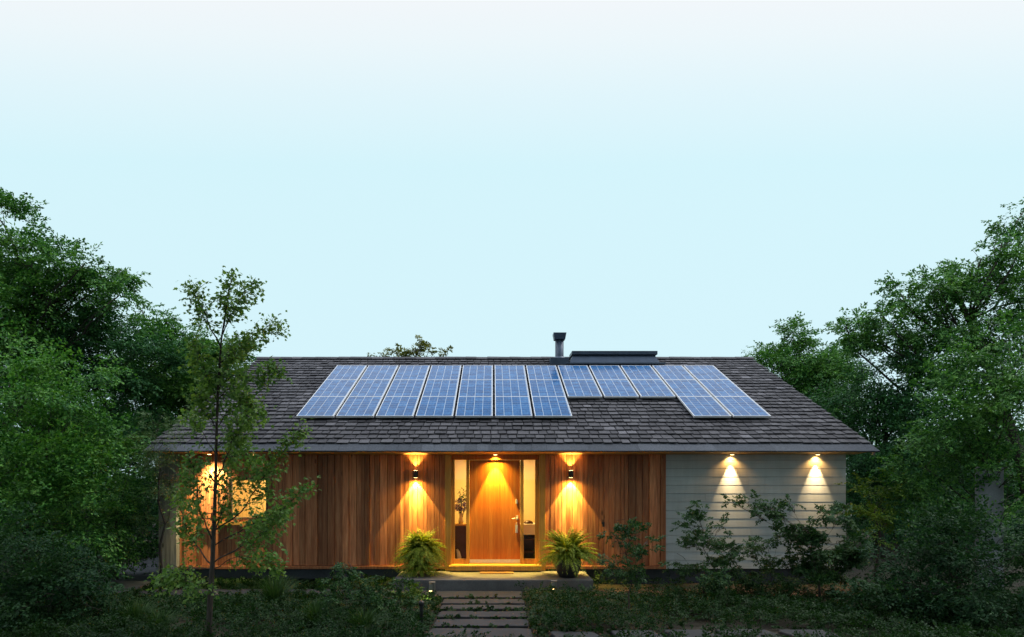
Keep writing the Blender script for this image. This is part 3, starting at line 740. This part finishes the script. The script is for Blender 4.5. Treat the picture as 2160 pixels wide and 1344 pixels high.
def area(name, loc, size, power, col):
    d = bpy.data.lights.new(name, 'AREA'); d.energy = power; d.size = size; d.color = col; d.shape = 'DISK'
    o = bpy.data.objects.new(name, d); COL.objects.link(o); o.location = loc; return o
area('hall_lamp', (.1, F+1.1, 2.55), .5, 80, (1.0,.66,.19))
area('room_lamp', (X(530), F+1.0, 2.55), .5, 60, (1.0,.76,.32))

# bollard lamps on the garden path
def bollard(px, pyt, pyb, label, lit, dark=False):
    D = gd(pyb); x = (px-CX)/FPX*D; h = EYE + (CY-pyt)/FPX*D
    r = empty('path_light', (x, D, 0), label, 'path light', 'lights along the garden path')
    b = MB(); b.box(x-.022, x+.022, D-.022, D+.022, -.05, h); b.build('post', M['black'] if dark else M['steel_dark'], r, bevel=.003)
    hd = MB(); hh = .10
    if dark: hd.lathe([(.035, 0), (.04, .01), (.04, .05), (.02, .07)], (x, D, h+.001), 14)
    else: hd.box(x-.075, x-.0225, D-.035, D+.03, h-.13, h-.02).box(x-.08, x+.024, D-.04, D+.032, h+.001, h+.012)
    hdo = hd.build('lamp_head', M['black'] if dark else M['steel_mid'], r, bevel=.003)
    if lit:
        MB().box(x-.075, x-.03, D-.03, D+.025, h-.136, h-.131).build('lens', M['warm_lens'], r)
        spot('lamp_light', (x-.05, D-.005, h-.15), (-.25, .1, -1), 150, .6, lit, (1.0,.72,.28), .02, r)
M['steel_mid'] = plain('weathered steel', (.30,.28,.25), .5, .4)
M['steel_dark'] = plain('dull steel', (.22,.20,.18), .5, .5)
bollard(915, 1229, 1270, 'steel path light with a bent head left of the stepping slabs', 16)
bollard(1172, 1226, 1256, 'steel path light with a box head in front of the porch, right of the slabs', 5)
bollard(889, 1278, 1328, 'dark slim garden post at the left of the lower stepping slabs', 0, True)

# ------------------------------------------------------------------ things seen inside
def inside():
    t = empty('console_table', (X(968), F+.55, FL), 'dark console table with an orange top seen through the left sidelight', 'table')
    a, b = X(945), X(990)
    MB().box(a, b, F+.40, F+.85, Z(1113), Z(1109)).build('table_top', M['fir'], t, bevel=.003)
    MB().box(a+.02, b-.02, F+.43, F+.83, FL, Z(1113)-.002).build('cabinet', M['walnut'], t)
    zt = Z(1109)+.001; x = X(969.5); y = F+.55
    v = empty('flower_vase', (x, y, zt), 'glass vase of purple flowers and twigs on the console table', 'vase')
    MB().lathe([(.045, 0), (.055, .05), (.035, .13), (.03, .19), (.04, .21)], (x, y, zt), 20).build('vase', M['vaseglass'], v)
    rng = np.random.default_rng(2); n = 420
    u = nrm(rng.normal(0, 1, (n, 3))); pos = np.array([x, y, zt+.39]) + u*np.array([.145, .10, .13])*rng.random((n, 1))**.4
    link('flowers', poly_mesh('flowers', leaves(pos, u, rng.normal(0, 1, (n, 3)), rng.uniform(.03, .05, n)), 4), M['petal'], v)
    mb = MB(); lv = []
    for i in range(9):
        e = Vector((x + rng.uniform(-.10, .13), y + rng.uniform(-.08, .08), zt + rng.uniform(.55, .78)))
        pts = limb(mb, (x, y, zt+.05), e, .004, .002, rng, .08)
        m = 16; tt = rng.uniform(.6, 1.05, m); pp = np.array([Vector((x, y, zt+.05)).lerp(e, q) for q in tt]) + rng.normal(0, .025, (m, 3))
        lv.append(leaves(pp, rng.normal(0, 1, (m, 3)), rng.normal(0, 1, (m, 3)), rng.uniform(.03, .05, m)))
    for i in range(10): limb(mb, (x, y, zt+.1), (x + rng.uniform(-.1, .1), y + rng.uniform(-.08, .08), zt + .36), .004, .003, rng, .05)
    mb.build('stems', M['leaf_shrub'], v)
    link('twig_leaves', poly_mesh('twig_leaves', np.concatenate(lv), 4), M['leaf_yellow'], v)
    c = MB().tube([(X(962), F+.30, FL+.26), (X(965), F+.29, FL+.20), (X(967), F+.28, FL+.10), (X(966), F+.28, FL+.01)], [.02, .035, .045, .04], 10)
    tag(c.build('white_bag', M['cloth']), 'white cloth bag on the floor behind the left sidelight', 'bag')
    s = empty('shelf_unit', (X(1118), F+.6, FL), 'shelf unit with a thick white top seen through the right sidelight', 'shelf unit')
    a, b = X(1098), X(1142)
    MB().box(a, b, F+.42, F+.85, Z(1132), Z(1109)).build('white_top', M['white'], s, bevel=.006)
    each('side_panel', [(a, a+.03, F+.45, F+.84, FL, Z(1132)-.002), (b-.03, b, F+.45, F+.84, FL, Z(1132)-.002)], M['walnut'], s)
    each('shelf', [(a+.031, b-.031, F+.46, F+.83, Z(1144), Z(1142)), (a+.031, b-.031, F+.46, F+.83, Z(1172), Z(1169))], M['walnut'], s)
    MB().box(a+.031, b-.031, F+.831, F+.84, FL, Z(1132)-.002).build('back_panel', M['walnut'], s)
    m = MB(); prof = [(.0, .0), (.11, .0)]; xx = X(1118)
    m.lathe([(.10, 0), (.095, .025), (.06, .055), (.015, .065)], (xx, F+.6, Z(1109)+.001), 16)
    tag(m.build('leather_pouch', M['walnut']), 'small dark brown pouch lying on the white topped shelf unit', 'pouch')
inside()

# ------------------------------------------------------------------ ferns
def fern(parent, c, R, H, n, seed, droop=1.0, mat='fern', name='fronds', length=None):
    rng = np.random.default_rng(seed); vs = []; K = 36; q = np.linspace(0.04, 1, K)
    for i in range(n):
        az = rng.uniform(0, 2*math.pi); el = rng.uniform(.25, 1.45)
        L = (length or R*1.25)*rng.uniform(.7, 1.15); d = np.array([math.cos(az), math.sin(az), 0])
        up = math.sin(el); ou = math.cos(el)
        r = L*(ou*q + .35*q**2*(1-ou)); z = H*.35 + L*(up*q*1.05 - droop*(.22 + .55*ou)*q**2.4)
        pts = np.array(c) + d*r[:, None] + np.array([0, 0, 1])*z[:, None]
        tang = np.gradient(pts, axis=0); tang = nrm(tang); sd = nrm(np.cross(tang, np.array([0, 0, 1.0]) + d*.01)); nn = np.cross(sd, tang)
        w = .068*L/.6*np.sin(math.pi*np.clip(q*.93+.07, 0, 1))**.7
        for sgn in (1, -1):
            ax = sd*sgn + tang*.45 - nn*.25 + rng.normal(0, .10, (K, 3))
            vs.append(leaves(pts, ax, nn + rng.normal(0, .15, (K, 3)), w, LANCE*np.array([1, .85, 1])))
        vs.append(leaves(pts[-1:], tang[-1:], nn[-1:], np.array([.05]), LANCE))
    v = np.concatenate(vs); v = v[v[:, :, 2].min(axis=1) > .215]
    return link(name, poly_mesh(name, v, 4), M[mat], parent)
f1 = empty('fern_bush', (X(888)*.955, 12.88, .21), 'big dense lit fern on the porch left of the door, no pot visible', 'fern')
c = (X(888)*.955, 12.88, .30); fern(f1, (c[0], c[1], .42), .52, .5, 340, 1, 1.1, length=.62); fern(f1, (c[0], c[1]-.03, .22), .5, .2, 170, 21, 1.0, name='lower_fronds', length=.56)
f2 = empty('potted_fern', (1.385, 12.62, .21), 'arching fern in a round black pot right of the door', 'potted plant')
MB().lathe([(.15, 0), (.17, .01), (.225, .14), (.245, .26), (.235, .35), (.215, .38), (.205, .38), (.20, .33)], (1.385, 12.62, .211), 32).build('pot', M['pot'], f2)
fern(f2, (1.385, 12.62, .52), .5, .08, 190, 3, .95, length=.74)

# ------------------------------------------------------------------ young tree in front
def young_tree():
    rng = np.random.default_rng(77); D = 8.45
    root = empty('young_maple', ((440-CX)/FPX*D, D, 0), 'slender young maple with a thin trunk standing before the left window', 'tree')
    mb = MB()
    tr = [(440,1358),(443,1270),(448,1190),(452,1100),(455,1000),(457,900),(461,800),(467,715),(478,645),(488,590)]
    rp = [6.2,5.8,4.9,4.0,3.3,2.9,2.4,1.9,1.3,.7]
    tp = [P(x, y, D) for x, y in tr]; tp[0].z = -.05
    mb.tube(tp, [r*D/FPX for r in rp], 10)
    vs = []
    def twig(a, b, nleaf, r, size=.056):
        a = Vector(a); b = Vector(b); limb(mb, a, b, r, .002, rng, .15, 5)
        d = np.array(b-a); L = np.linalg.norm(d); n = nleaf
        t = rng.uniform(.2, 1.05, n); pos = np.array(a) + d*t[:, None] + rng.normal(0, .05, (n, 3)) - np.array([0, 0, .02])
        ax = d/L*.7 + rng.normal(0, .75, (n, 3)) + np.array([0, 0, -.35])
        up = np.array([0, -.25, 1.0]) + rng.normal(0, .5, (n, 3))
        vs.append(leaves(pos, ax, up, size*rng.uniform(.55, 1.25, n), MAPLE))
    # branches as picture-plane courses with a depth drift; start fraction of leaves, density
    br = [([(447,1195),(415,1150),(392,1110),(375,1060)], .4, .35, 1.0), ([(449,1140),(424,1085),(414,1020),(400,960)], -.3, .3, .8),
          ([(451,1125),(470,1075),(486,1010),(492,950)], .3, .25, 1.2), ([(452,1185),(510,1150),(560,1120),(600,1070),(652,1018)], -.5, .3, 1.15),
          ([(453,1150),(520,1110),(565,1085),(605,1080)], .5, .35, 1.1), ([(454,1120),(510,1080),(555,1010),(600,950),(640,900)], .2, .35, 1.1),
          ([(456,1010),(480,960),(500,900),(520,870)], -.4, .15, 1.5), ([(456,960),(425,905),(398,875)], .3, .4, .8), ([(457,900),(490,860),(525,850),(548,872)], .3, .2, 1.3),
          ([(458,850),(440,800),(420,755),(405,720)], -.2, .15, 1.3), ([(461,810),(500,790),(545,800),(590,768)], -.4, .2, 1.4), ([(463,770),(505,730),(545,700),(590,680)], .35, .2, 1.15),
          ([(466,730),(440,680),(425,640),(402,595)], .2, .3, 1.0), ([(469,705),(495,650),(515,620),(535,596)], -.2, .2, 1.0), ([(470,700),(478,650),(484,610),(490,582)], .1, .2, 1.0),
          ([(462,820),(480,770),(500,740),(520,735)], .3, .1, 1.2), ([(447,1200),(400,1200),(370,1212),(340,1222)], .3, .3, .9), ([(450,1200),(500,1175),(550,1180),(585,1190)], .2, .35, 1.0),
          ([(446,1215),(415,1240),(390,1225)], -.3, .2, .9), ([(455,1020),(430,980),(405,1010),(388,1050)], .25, .3, .9), ([(456,940),(495,930),(520,960),(545,1000)], .35, .15, 1.4),
          ([(457,905),(435,870),(420,840),(430,800)], .1, .1, 1.3), ([(460,840),(490,815),(512,830),(530,905)], .3, .1, 1.3)]
    for pts, dd, f0, dens in br:
        n = len(pts); q = [P(x, y, D + dd*i/(n-1)) for i, (x, y) in enumerate(pts)]
        dense = []
        for i in range(n-1):
            for k in range(4): dense.append(q[i].lerp(q[i+1], k/4) + Vector(rng.normal(0, .008, 3)))
        dense.append(q[-1]); L = sum((dense[i+1]-dense[i]).length for i in range(len(dense)-1))
        r0 = .010 if L > .9 else .007
        mb.tube(dense, [r0*(1-.88*i/(len(dense)-1)) for i in range(len(dense))], 6)
        nt = int(L*24*dens) + 2
        for _ in range(nt):
            t = f0 + (1-f0)*rng.random(); k = int(t*(len(dense)-1)); a = dense[k]
            d = np.array(dense[min(k+2, len(dense)-1)] - dense[max(k-2, 0)]); d = d/np.linalg.norm(d)
            e = d*.5 + rng.normal(0, .62, 3) + np.array([0, 0, .05]); e = e/np.linalg.norm(e)*rng.uniform(.10, .28)*(1.15-.5*t)
            twig(a, a + Vector(e), int(rng.integers(11, 20)), .0035)
        twig(dense[-3], dense[-1] + Vector(np.array(dense[-1]-dense[-3])*.3), 14, .003)
    mb.build('trunk', M['bark_young'], root)
    link('crown', poly_mesh('crown', np.concatenate(vs), len(MAPLE)), M['leaf_young'], root)
young_tree()

# ------------------------------------------------------------------ trees and shrubs
G1, G2 = 'trees left of the house', 'trees right of the house'
tree('broadleaf_tree', 'tallest broadleaf tree at the far left with sky showing between its boughs', 'tree', (-30, 16.5), [
    (-10,450,52,0),(10,520,70,.5),(-40,600,120,0),(70,540,62,-.4),(130,545,55,.6),(175,560,48,-.5),(215,580,42,.3),(255,570,32,.5),(250,625,36,-.3),(150,620,55,.5,.7),(90,630,70,0,.8),
    (20,660,95,.5),(150,690,70,.8),(60,690,80,0),(200,640,30,0,.7),(-60,760,140,0),(60,740,100,.4)], 'leaf_tree', 101, G1, leaf=.088, dens=200, trunk_r=.2, spray=.62)
tree('broadleaf_tree', 'mid green tree with a ragged top just left of the young maple', 'tree', (340, 19.5), [
    (300,655,26,0,.8),(340,662,20,0,.8),(318,695,30,.3,.8),(350,720,50,0),(400,725,42,.5),(420,770,52,0),(350,790,80,-.6),(290,800,70,.3),(410,840,70,.4),(330,870,80,0),(250,860,70,.4),(480,770,45,.8),(505,735,30,.8),(455,735,42,.6),(390,705,34,.3),(440,800,60,.6),(375,780,60,0)],
     'leaf_tree', 102, G1, leaf=.09, dens=215, trunk_r=.16)
tree('broadleaf_tree', 'rounded deep green tree in the left mass below the long bare bough', 'tree', (190, 17.0), [
    (190,690,56,0),(250,705,46,.3),(290,740,50,.5),(330,760,50,.8),(130,740,85,0),(225,770,80,-.4),(170,850,95,.2),(270,850,65,.5),(110,860,80,0),(300,920,60,.6),(240,930,70,.3),(330,960,50,.8),(290,985,60,.2),(330,1030,60,.6)], 'leaf_dark', 103, G1, leaf=.085, dens=195, trunk_r=.16)
tree('leafy_bush', 'tall bright green bush in front of the far left trees', 'bush', (50, 12.2), [
    (20,810,100,0),(110,815,80,.3),(50,880,110,-.3),(160,870,60,.5),(140,940,90,-.2),(210,905,45,.4),(30,980,130,-.4),(130,1030,100,-.3),(190,990,60,.2),(40,1100,130,-.3)],
     'leaf_bright', 104, G1, leaf=.075, dens=210, trunk_r=.08, spray=.58, foliage_name='foliage', wood_name='stem')
tree('leafy_bush', 'broad mid green bush between the driveway and the taller left bush', 'bush', (245, 13.6), [
    (220,985,60,0),(270,1000,50,.4),(230,1060,85,-.2),(295,1060,50,.5),(300,1120,48,.6),(210,1140,85,-.2),(280,1165,45,.6),(160,1090,80,-.3)],
     'leaf_tree', 105, G1, leaf=.065, dens=220, trunk_r=.06, spray=.5, foliage_name='foliage', wood_name='stem')
tree('slender_tree', 'slender grey green tree drooping over the left corner of the house', 'tree', (335, 12.45), [
    (335,905,34,0),(352,945,34,-.1),(350,985,34,0),(318,925,34,.2),(340,880,26,.1),(330,985,34,.1),(362,1010,30,-.15),(345,1050,32,0),(325,1040,30,.2),(368,1060,20,-.2),(335,1100,28,.1)],
     'leaf_grey', 106, G1, leaf=.045, dens=330, trunk_r=.03, spray=.36, shape=LANCE, tilt=.6)
tree('dark_shrub', 'dark low shrub filling the bottom left corner', 'bush', (70, 9.6), [
    (10,1150,110,0),(110,1170,90,.3),(50,1250,110,-.3),(150,1240,75,0),(200,1225,45,.5),(195,1300,60,-.4),(110,1310,80,-.6)],
     'leaf_shaded', 107, G1, leaf=.06, dens=250, trunk_r=.04, spray=.45, foliage_name='foliage', wood_name='stem')
# right
tree('spreading_tree', 'tall spreading tree at the far right with long boughs against the sky', 'tree', (2190, 17.0), [
    (2150,490,38,0,.8),(2158,448,26,.2,.7),(2115,505,24,-.2,.7),(2120,540,45,.4),(2070,545,38,-.3,.8),(2100,600,60,0),(2030,580,42,.5),(1985,610,42,-.4),(1940,630,42,.3),(1900,620,34,0),(1930,680,45,.5,.9),(1860,665,40,-.3),(1810,690,34,.2),(1785,690,18,.3,.7),(1840,720,42,.4,.9),
    (1990,680,60,0),(2060,680,75,.4),(2140,640,90,0),(1880,760,55,.3),(2110,760,100,0)], 'leaf_tree', 201, G2, leaf=.085, dens=215, trunk_r=.2, spray=.6)
tree('broadleaf_tree', 'bushy tree rising behind the right end of the roof', 'tree', (1700, 25.0), [
    (1668,712,30,0),(1640,760,40,.4),(1700,755,40,0),(1720,790,48,-.4),(1660,810,55,.3),(1760,790,40,0),(1740,740,16,.3,.7),(1770,840,60,0),(1700,860,60,0),(1628,755,28,.5),(1790,760,38,.4),(1690,720,26,.3),(1730,810,60,.5)],
     'leaf_tree', 202, G2, leaf=.095, dens=270, trunk_r=.16, spray=.75)
tree('broadleaf_tree', 'dark dense tree directly right of the roof slope', 'tree', (1860, 17.5), [
    (1860,800,70,0),(1800,850,65,.5),(1920,830,80,-.3),(1850,900,85,0),(1780,920,55,.6),(1930,930,80,-.4),(1820,980,70,.2),(1890,1010,80,-.2),(1960,760,60,.3),(1830,1060,70,0)],
     'leaf_dark', 203, G2, leaf=.085, dens=195, trunk_r=.17)
tree('leafy_bush', 'tall green bush hanging over the pale wall at the far right', 'bush', (2110, 12.6), [
    (2110,760,85,0),(2050,820,75,.2),(2140,860,95,-.2),(2000,870,70,.4),(2060,910,80,0),(1970,930,60,.3),(2125,960,46,.0),(2095,968,26,-.6),(2125,985,26,-.6),(2132,1010,30,-.5),(2122,1085,34,-.5),(2085,985,20,-.5),(2140,1050,34,-.5),(2075,1105,20,-.5),(2095,1140,50,-.3),(1950,985,60,.4),(2010,990,55,.6),(2150,1050,48,.2),(1995,1070,70,.5),(2130,760,80,.3)],
     'leaf_tree', 204, G2, leaf=.07, dens=205, trunk_r=.08, spray=.55, foliage_name='foliage', wood_name='stem')
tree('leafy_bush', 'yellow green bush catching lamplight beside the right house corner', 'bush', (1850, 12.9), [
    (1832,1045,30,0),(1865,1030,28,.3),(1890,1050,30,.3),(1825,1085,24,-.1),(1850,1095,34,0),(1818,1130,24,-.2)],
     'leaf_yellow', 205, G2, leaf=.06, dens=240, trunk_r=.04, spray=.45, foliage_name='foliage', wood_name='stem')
tree('dark_shrub', 'big dark shrub filling the bottom right corner', 'bush', (2040, 9.8), [
    (1960,1150,75,.6),(2060,1160,90,.3),(2140,1180,90,0),(1900,1200,70,.4),(2000,1240,95,0),(2110,1280,110,-.3),(1880,1265,65,.2),(1960,1310,80,-.4)],
     'leaf_shaded', 206, G2, leaf=.06, dens=240, trunk_r=.05, spray=.46, foliage_name='foliage', wood_name='stem')
G3 = 'shrubs before the pale siding'
tree('small_tree', 'narrow dark sapling on a thin bare stem right of the potted fern', 'sapling', (1322, 10.0), [
    (1318,1095,24,0),(1305,1130,28,.1),(1335,1130,26,-.1),(1318,1165,34,0),(1300,1185,28,.2),(1355,1165,24,.1),(1375,1140,12,.2,.8),(1330,1200,34,-.1),(1300,1215,20,.1)],
     'leaf_shrub', 301, G3, leaf=.042, dens=480, trunk_r=.016, spray=.24, barkm='bark_young')
tree('loose_shrub', 'upright loose shrub in front of the left part of the pale siding', 'bush', (1485, 11.3), [
    (1460,1075,20,0),(1450,1100,22,.1),(1478,1110,24,-.1),(1500,1130,26,.2),(1530,1110,16,.1),(1470,1150,34,0),(1510,1165,30,.1),(1445,1180,28,.2),(1540,1170,22,.2),(1480,1200,50,-.2),(1530,1215,40,.1)],
     'leaf_shrub', 302, G3, leaf=.048, dens=470, trunk_r=.016, spray=.28, foliage_name='foliage', wood_name='stem', barkm='bark_young')
tree('loose_shrub', 'short brownish shrub between the two taller shrubs before the pale siding', 'bush', (1615, 11.5), [
    (1640,1130,22,0),(1600,1150,26,.1),(1585,1175,26,-.1),(1630,1175,32,.1),(1660,1200,34,0),(1600,1210,36,.1),(1650,1230,36,-.1)],
     'leaf_shrub', 303, G3, leaf=.045, dens=460, trunk_r=.014, spray=.26, foliage_name='foliage', wood_name='stem', barkm='bark_young')
tree('arching_shrub', 'large shrub with a long leafy bough arching left across the pale siding', 'bush', (1730, 11.2), [
    (1545,1055,12,0),(1580,1058,18,0),(1610,1065,20,.1),(1640,1075,24,0),(1670,1065,20,.1),(1665,1100,24,-.1),(1695,1110,34,.1),(1740,1095,38,0),(1780,1080,34,.2),(1730,1145,42,0),(1780,1140,48,.1),(1700,1165,30,.1),(1760,1200,60,-.1),(1810,1180,48,.2),(1710,1235,40,0)],
     'leaf_shrub', 304, G3, leaf=.055, dens=430, trunk_r=.022, spray=.30, shape=OVAL, foliage_name='foliage', wood_name='stem', barkm='bark_young')
G4 = 'shrubs in the front garden'
tree('garden_shrub', 'sprawling dark shrub in front of the porch, left of the stepping slabs', 'bush', (765, 10.0), [
    (740,1195,24,0),(705,1195,12,.2,.8),(770,1225,34,.1),(730,1235,34,0),(815,1230,30,.2),(700,1260,30,.2),(770,1275,50,0),(830,1275,38,.1),(730,1300,40,-.2),(800,1310,45,-.2)],
     'leaf_shrub', 401, G4, leaf=.045, dens=330, trunk_r=.012, spray=.28, foliage_name='foliage', wood_name='stem', barkm='bark_young')
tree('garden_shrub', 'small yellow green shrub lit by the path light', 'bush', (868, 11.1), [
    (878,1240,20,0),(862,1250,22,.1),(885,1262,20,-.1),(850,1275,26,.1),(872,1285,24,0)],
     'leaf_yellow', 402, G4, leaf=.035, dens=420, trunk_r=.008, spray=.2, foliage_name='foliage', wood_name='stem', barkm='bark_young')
tree('backyard_tree', 'thin olive treetop peeking over the middle of the roof ridge', 'tree', (880, 27.0), [
    (882,742,22,0,.55),(850,748,20,.2,.5),(915,748,20,.1,.5),(884,720,9,0,.5),(830,735,5,.3,.6),(945,748,10,.2,.5),(800,752,10,.2,.5),(870,735,14,0,.5),(908,728,8,0,.5),(885,790,40,0)],
     'leaf_olive', 501, None, leaf=.11, dens=150, trunk_r=.12, spray=.6)

# pale wall fragment at the far right
wl = MB(); D = 12.35
wl.box((2064-CX)/FPX*D, (2118-CX)/FPX*D, D, D+.10, -.1, P(0, 985, D).z)
tag(wl.build('garden_wall', concrete('pale wall', (.24,.25,.28), (.33,.34,.36), stain=.4), bevel=.01), 'pale grey wall end half hidden by leaves at the far right', 'wall')

# grass clumps
def tuft(px, D, h, n, seed, label, spread=.5):
    rng = np.random.default_rng(seed); x = (px-CX)/FPX*D
    az = rng.uniform(0, 6.283, n); lean = rng.uniform(.05, 1.0, n)*spread*1.4; L = h*rng.uniform(.55, 1.1, n)
    d = np.stack([np.cos(az), np.sin(az), np.zeros(n)], 1); sd = np.stack([-np.sin(az+.6), np.cos(az+.6), np.zeros(n)], 1)
    b = np.array([x, D, 0]) + d*rng.uniform(0, .09, (n, 1)); ks = 5; rows_ = []
    for k in range(ks+1):
        t = k/ks; p = b + d*(lean*L*t**1.6)[:, None] + np.array([0, 0, 1])*(L*(t - .45*lean*t**2.4))[:, None]
        w = (.0055*(1-t)**.6 + .0006); rows_.append((p + sd*w, p - sd*w))
    quads = []
    for k in range(ks): quads.append(np.stack([rows_[k][0], rows_[k][1], rows_[k+1][1], rows_[k+1][0]], 1))
    me = poly_mesh('grass_clump', np.concatenate(quads), 4)
    tag(link('grass_clump', me, M['grass']), label, 'grass', 'ornamental grass clumps')
tuft(580, 10.6, .62, 420, 1, 'tall spiky grass clump in front of the concrete walk, right of the maple', .55)
tuft(668, 9.4, .42, 420, 2, 'grass clump at the foot of the sprawling dark shrub', .9)
tuft(770, 8.95, .40, 380, 3, 'low grass clump at the bottom edge left of the stepping slabs', .9)
tuft(290, 9.4, .42, 380, 4, 'pale grass clump at the bottom left beside the dark shrub', .7)
tuft(335, 9.0, .36, 300, 5, 'small grass clump at the bottom left, just left of the maple trunk', .7)

# ground cover and litter
def ground_cover():
    rng = np.random.default_rng(9)
    def free(p):
        x, y = p[:, 0], p[:, 1]; k = np.ones(len(p), bool)
        for x0, x1, y0, y1 in STONES: k &= ~((x > x0-.05) & (x < x1+.05) & (y > y0+.0) & (y < y1-.0))
        k &= ~((y > 11.80) & (y < 12.28) & (x > -6.2) & (x < -1.0)); k &= ~((x > -1.8) & (x < 1.8) & (y > 12.2))
        k &= ~((x < -6.4) & (x > -8.3) & (y > 11.8)); k &= (y < F-.03) | (x > 7.3)
        return k
    n = 29000; p = np.stack([rng.uniform(-9.0, 11.0, n), rng.uniform(7.9, 15.0, n), np.zeros(n)], 1)
    dn = .5 + .3*np.sin(p[:, 0]*1.7 + 2*np.sin(p[:, 1]*1.3)) + .25*np.sin(p[:, 1]*2.9 + p[:, 0]*.8)
    near = (p[:, 1] > 11.75) & (p[:, 0] > .5)
    keep = free(p) & (rng.random(n) < np.where(near, .10, np.clip(dn+.35, .15, 1)))
    for x0, x1, y0, y1 in STONES: keep &= ~((p[:, 0] > x0-.02) & (p[:, 0] < x1+.02) & (p[:, 1] > y0-.14) & (p[:, 1] < y1+.02) & (rng.random(n) < .45))
    p = p[keep]; hgt = (.03 + .085*np.clip(dn[keep], 0, 1)*rng.random(len(p))) + .09*(np.sin(p[:, 0]*5.1 + 1.7*np.sin(p[:, 1]*4.3)) > .72)*rng.random(len(p))
    edge = np.zeros(len(p), bool)
    for x0, x1, y0, y1 in STONES: edge |= (p[:, 0] > x0-.12) & (p[:, 0] < x1+.12) & (p[:, 1] > y0-.12) & (p[:, 1] < y1+.12)
    hgt = np.where(edge, hgt*.25, hgt)
    back = (p[:, 1] > 10.9) & (p[:, 0] < -1.0); hgt = np.where(back, hgt*.4, hgt); p[:, 2] = hgt
    out = rng.normal(0, 1, (len(p), 3)); out[:, 2] = np.abs(out[:, 2])*.35 + .25
    sc = np.where(edge, .055, np.where(back, .11, .20))*rng.uniform(.6, 1.3, len(p))
    v = spray_leaves(p, out, sc, .034, rng, OVAL, .5)
    v = v[v[:, :, 2].min(axis=1) > -.03]
    tag(link('ground_cover', poly_mesh('ground_cover', v, 4), M['leaf_ground']), 'low dark green leafy ground cover between the paths', 'ground cover', kind='stuff')
    n = 3200; p = np.stack([rng.uniform(.6, 7.0, n), rng.uniform(11.7, 12.45, n), rng.uniform(.012, .03, n)], 1)
    v = leaves(p, rng.normal(0, 1, (n, 3))*np.array([1, 1, .15]), np.array([0, 0, 1]) + rng.normal(0, .35, (n, 3)), rng.uniform(.025, .06, n))
    v = v[v[:, :, 2].min(axis=1) > .012]
    q = 420; p2 = np.stack([rng.uniform(-1.6, 1.9, q), rng.uniform(8.6, 12.2, q), rng.uniform(.016, .03, q)], 1)
    v2 = leaves(p2, rng.normal(0, 1, (q, 3))*np.array([1, 1, .1]), np.array([0, 0, 1]) + rng.normal(0, .3, (q, 3)), rng.uniform(.02, .045, q))
    v = np.concatenate([v, v2[v2[:, :, 2].min(axis=1) > .012]])
    tag(link('leaf_litter', poly_mesh('leaf_litter', v, 4), foliage('dry leaves', (.07,.035,.016), (.14,.075,.03), (.22,.13,.06), trans=.1)), 'brown fallen leaves on the bed before the pale siding', 'leaf litter', kind='stuff')
ground_cover()

# woods: far mass behind everything and unseen boughs added behind the camera to shade the garden
def woods(name, spots, seed, label, leaf=.16):
    rng = np.random.default_rng(seed); vs = []
    for (x, y, z, r) in spots:
        po, ou = lobe_sprays((x, y, z), r, 42, rng, .85, .45); vs.append(spray_leaves(po, ou, leaf*7*rng.uniform(.7, 1.3, len(po)), leaf, rng))
    v = np.concatenate(vs); v = v[v[:, :, 2].min(axis=1) > .02]
    yx = v[:, :, 1].max(axis=1); v = v[(yx < -1.2) | (yx > 12) | (v[:, :, 2].min(axis=1) > EYE + 1.8 + .95*np.maximum(yx, 0))]
    tag(link(name, poly_mesh(name, v, 4), M['leaf_dark']), label, 'woods', kind='stuff')
sp = []
r_ = random.Random(6)
for i in range(9): sp += [(-22 + i*1.55, 27 + r_.uniform(-2, 3), 1.6 + r_.uniform(0, .8), 2.2), ]
for i in range(9): sp += [(11 + i*1.7, 27 + r_.uniform(-2, 3), 1.6 + r_.uniform(0, .8), 2.2), ]
for i in range(5): sp += [(-12 - i*1.3, 19 + r_.uniform(-1, 2), 1.6, 2.0), (11.5 + i*1.4, 19 + r_.uniform(-1, 2), 1.6, 2.0)]
woods('woods', sp, 31, 'dark distant wood closing the view behind the garden trees')

sp = []
for i in range(8):  # unseen row added behind the camera to dim the front light
    x = -8.75 + i*2.5
    sp += [(x + r_.uniform(-.6, .6), -4 + r_.uniform(-1.5, 1), z, 2.3) for z in ((5.2, 7.8) if i % 2 else (7.8,))]
for x in (-7.5, -4.5, -1.5, 1.5, 4.5, 7.5):  # boughs added overhead, out of frame, to keep skylight off the foreground
    sp += [(x + r_.uniform(-.5, .5), y, 5.6 + .95*y, 2.1) for y in (-.5, 2.2, 5.0, 7.8)]
woods('woods', sp, 32, 'unseen leaf masses added behind and above the viewer to shade the foreground', .2)
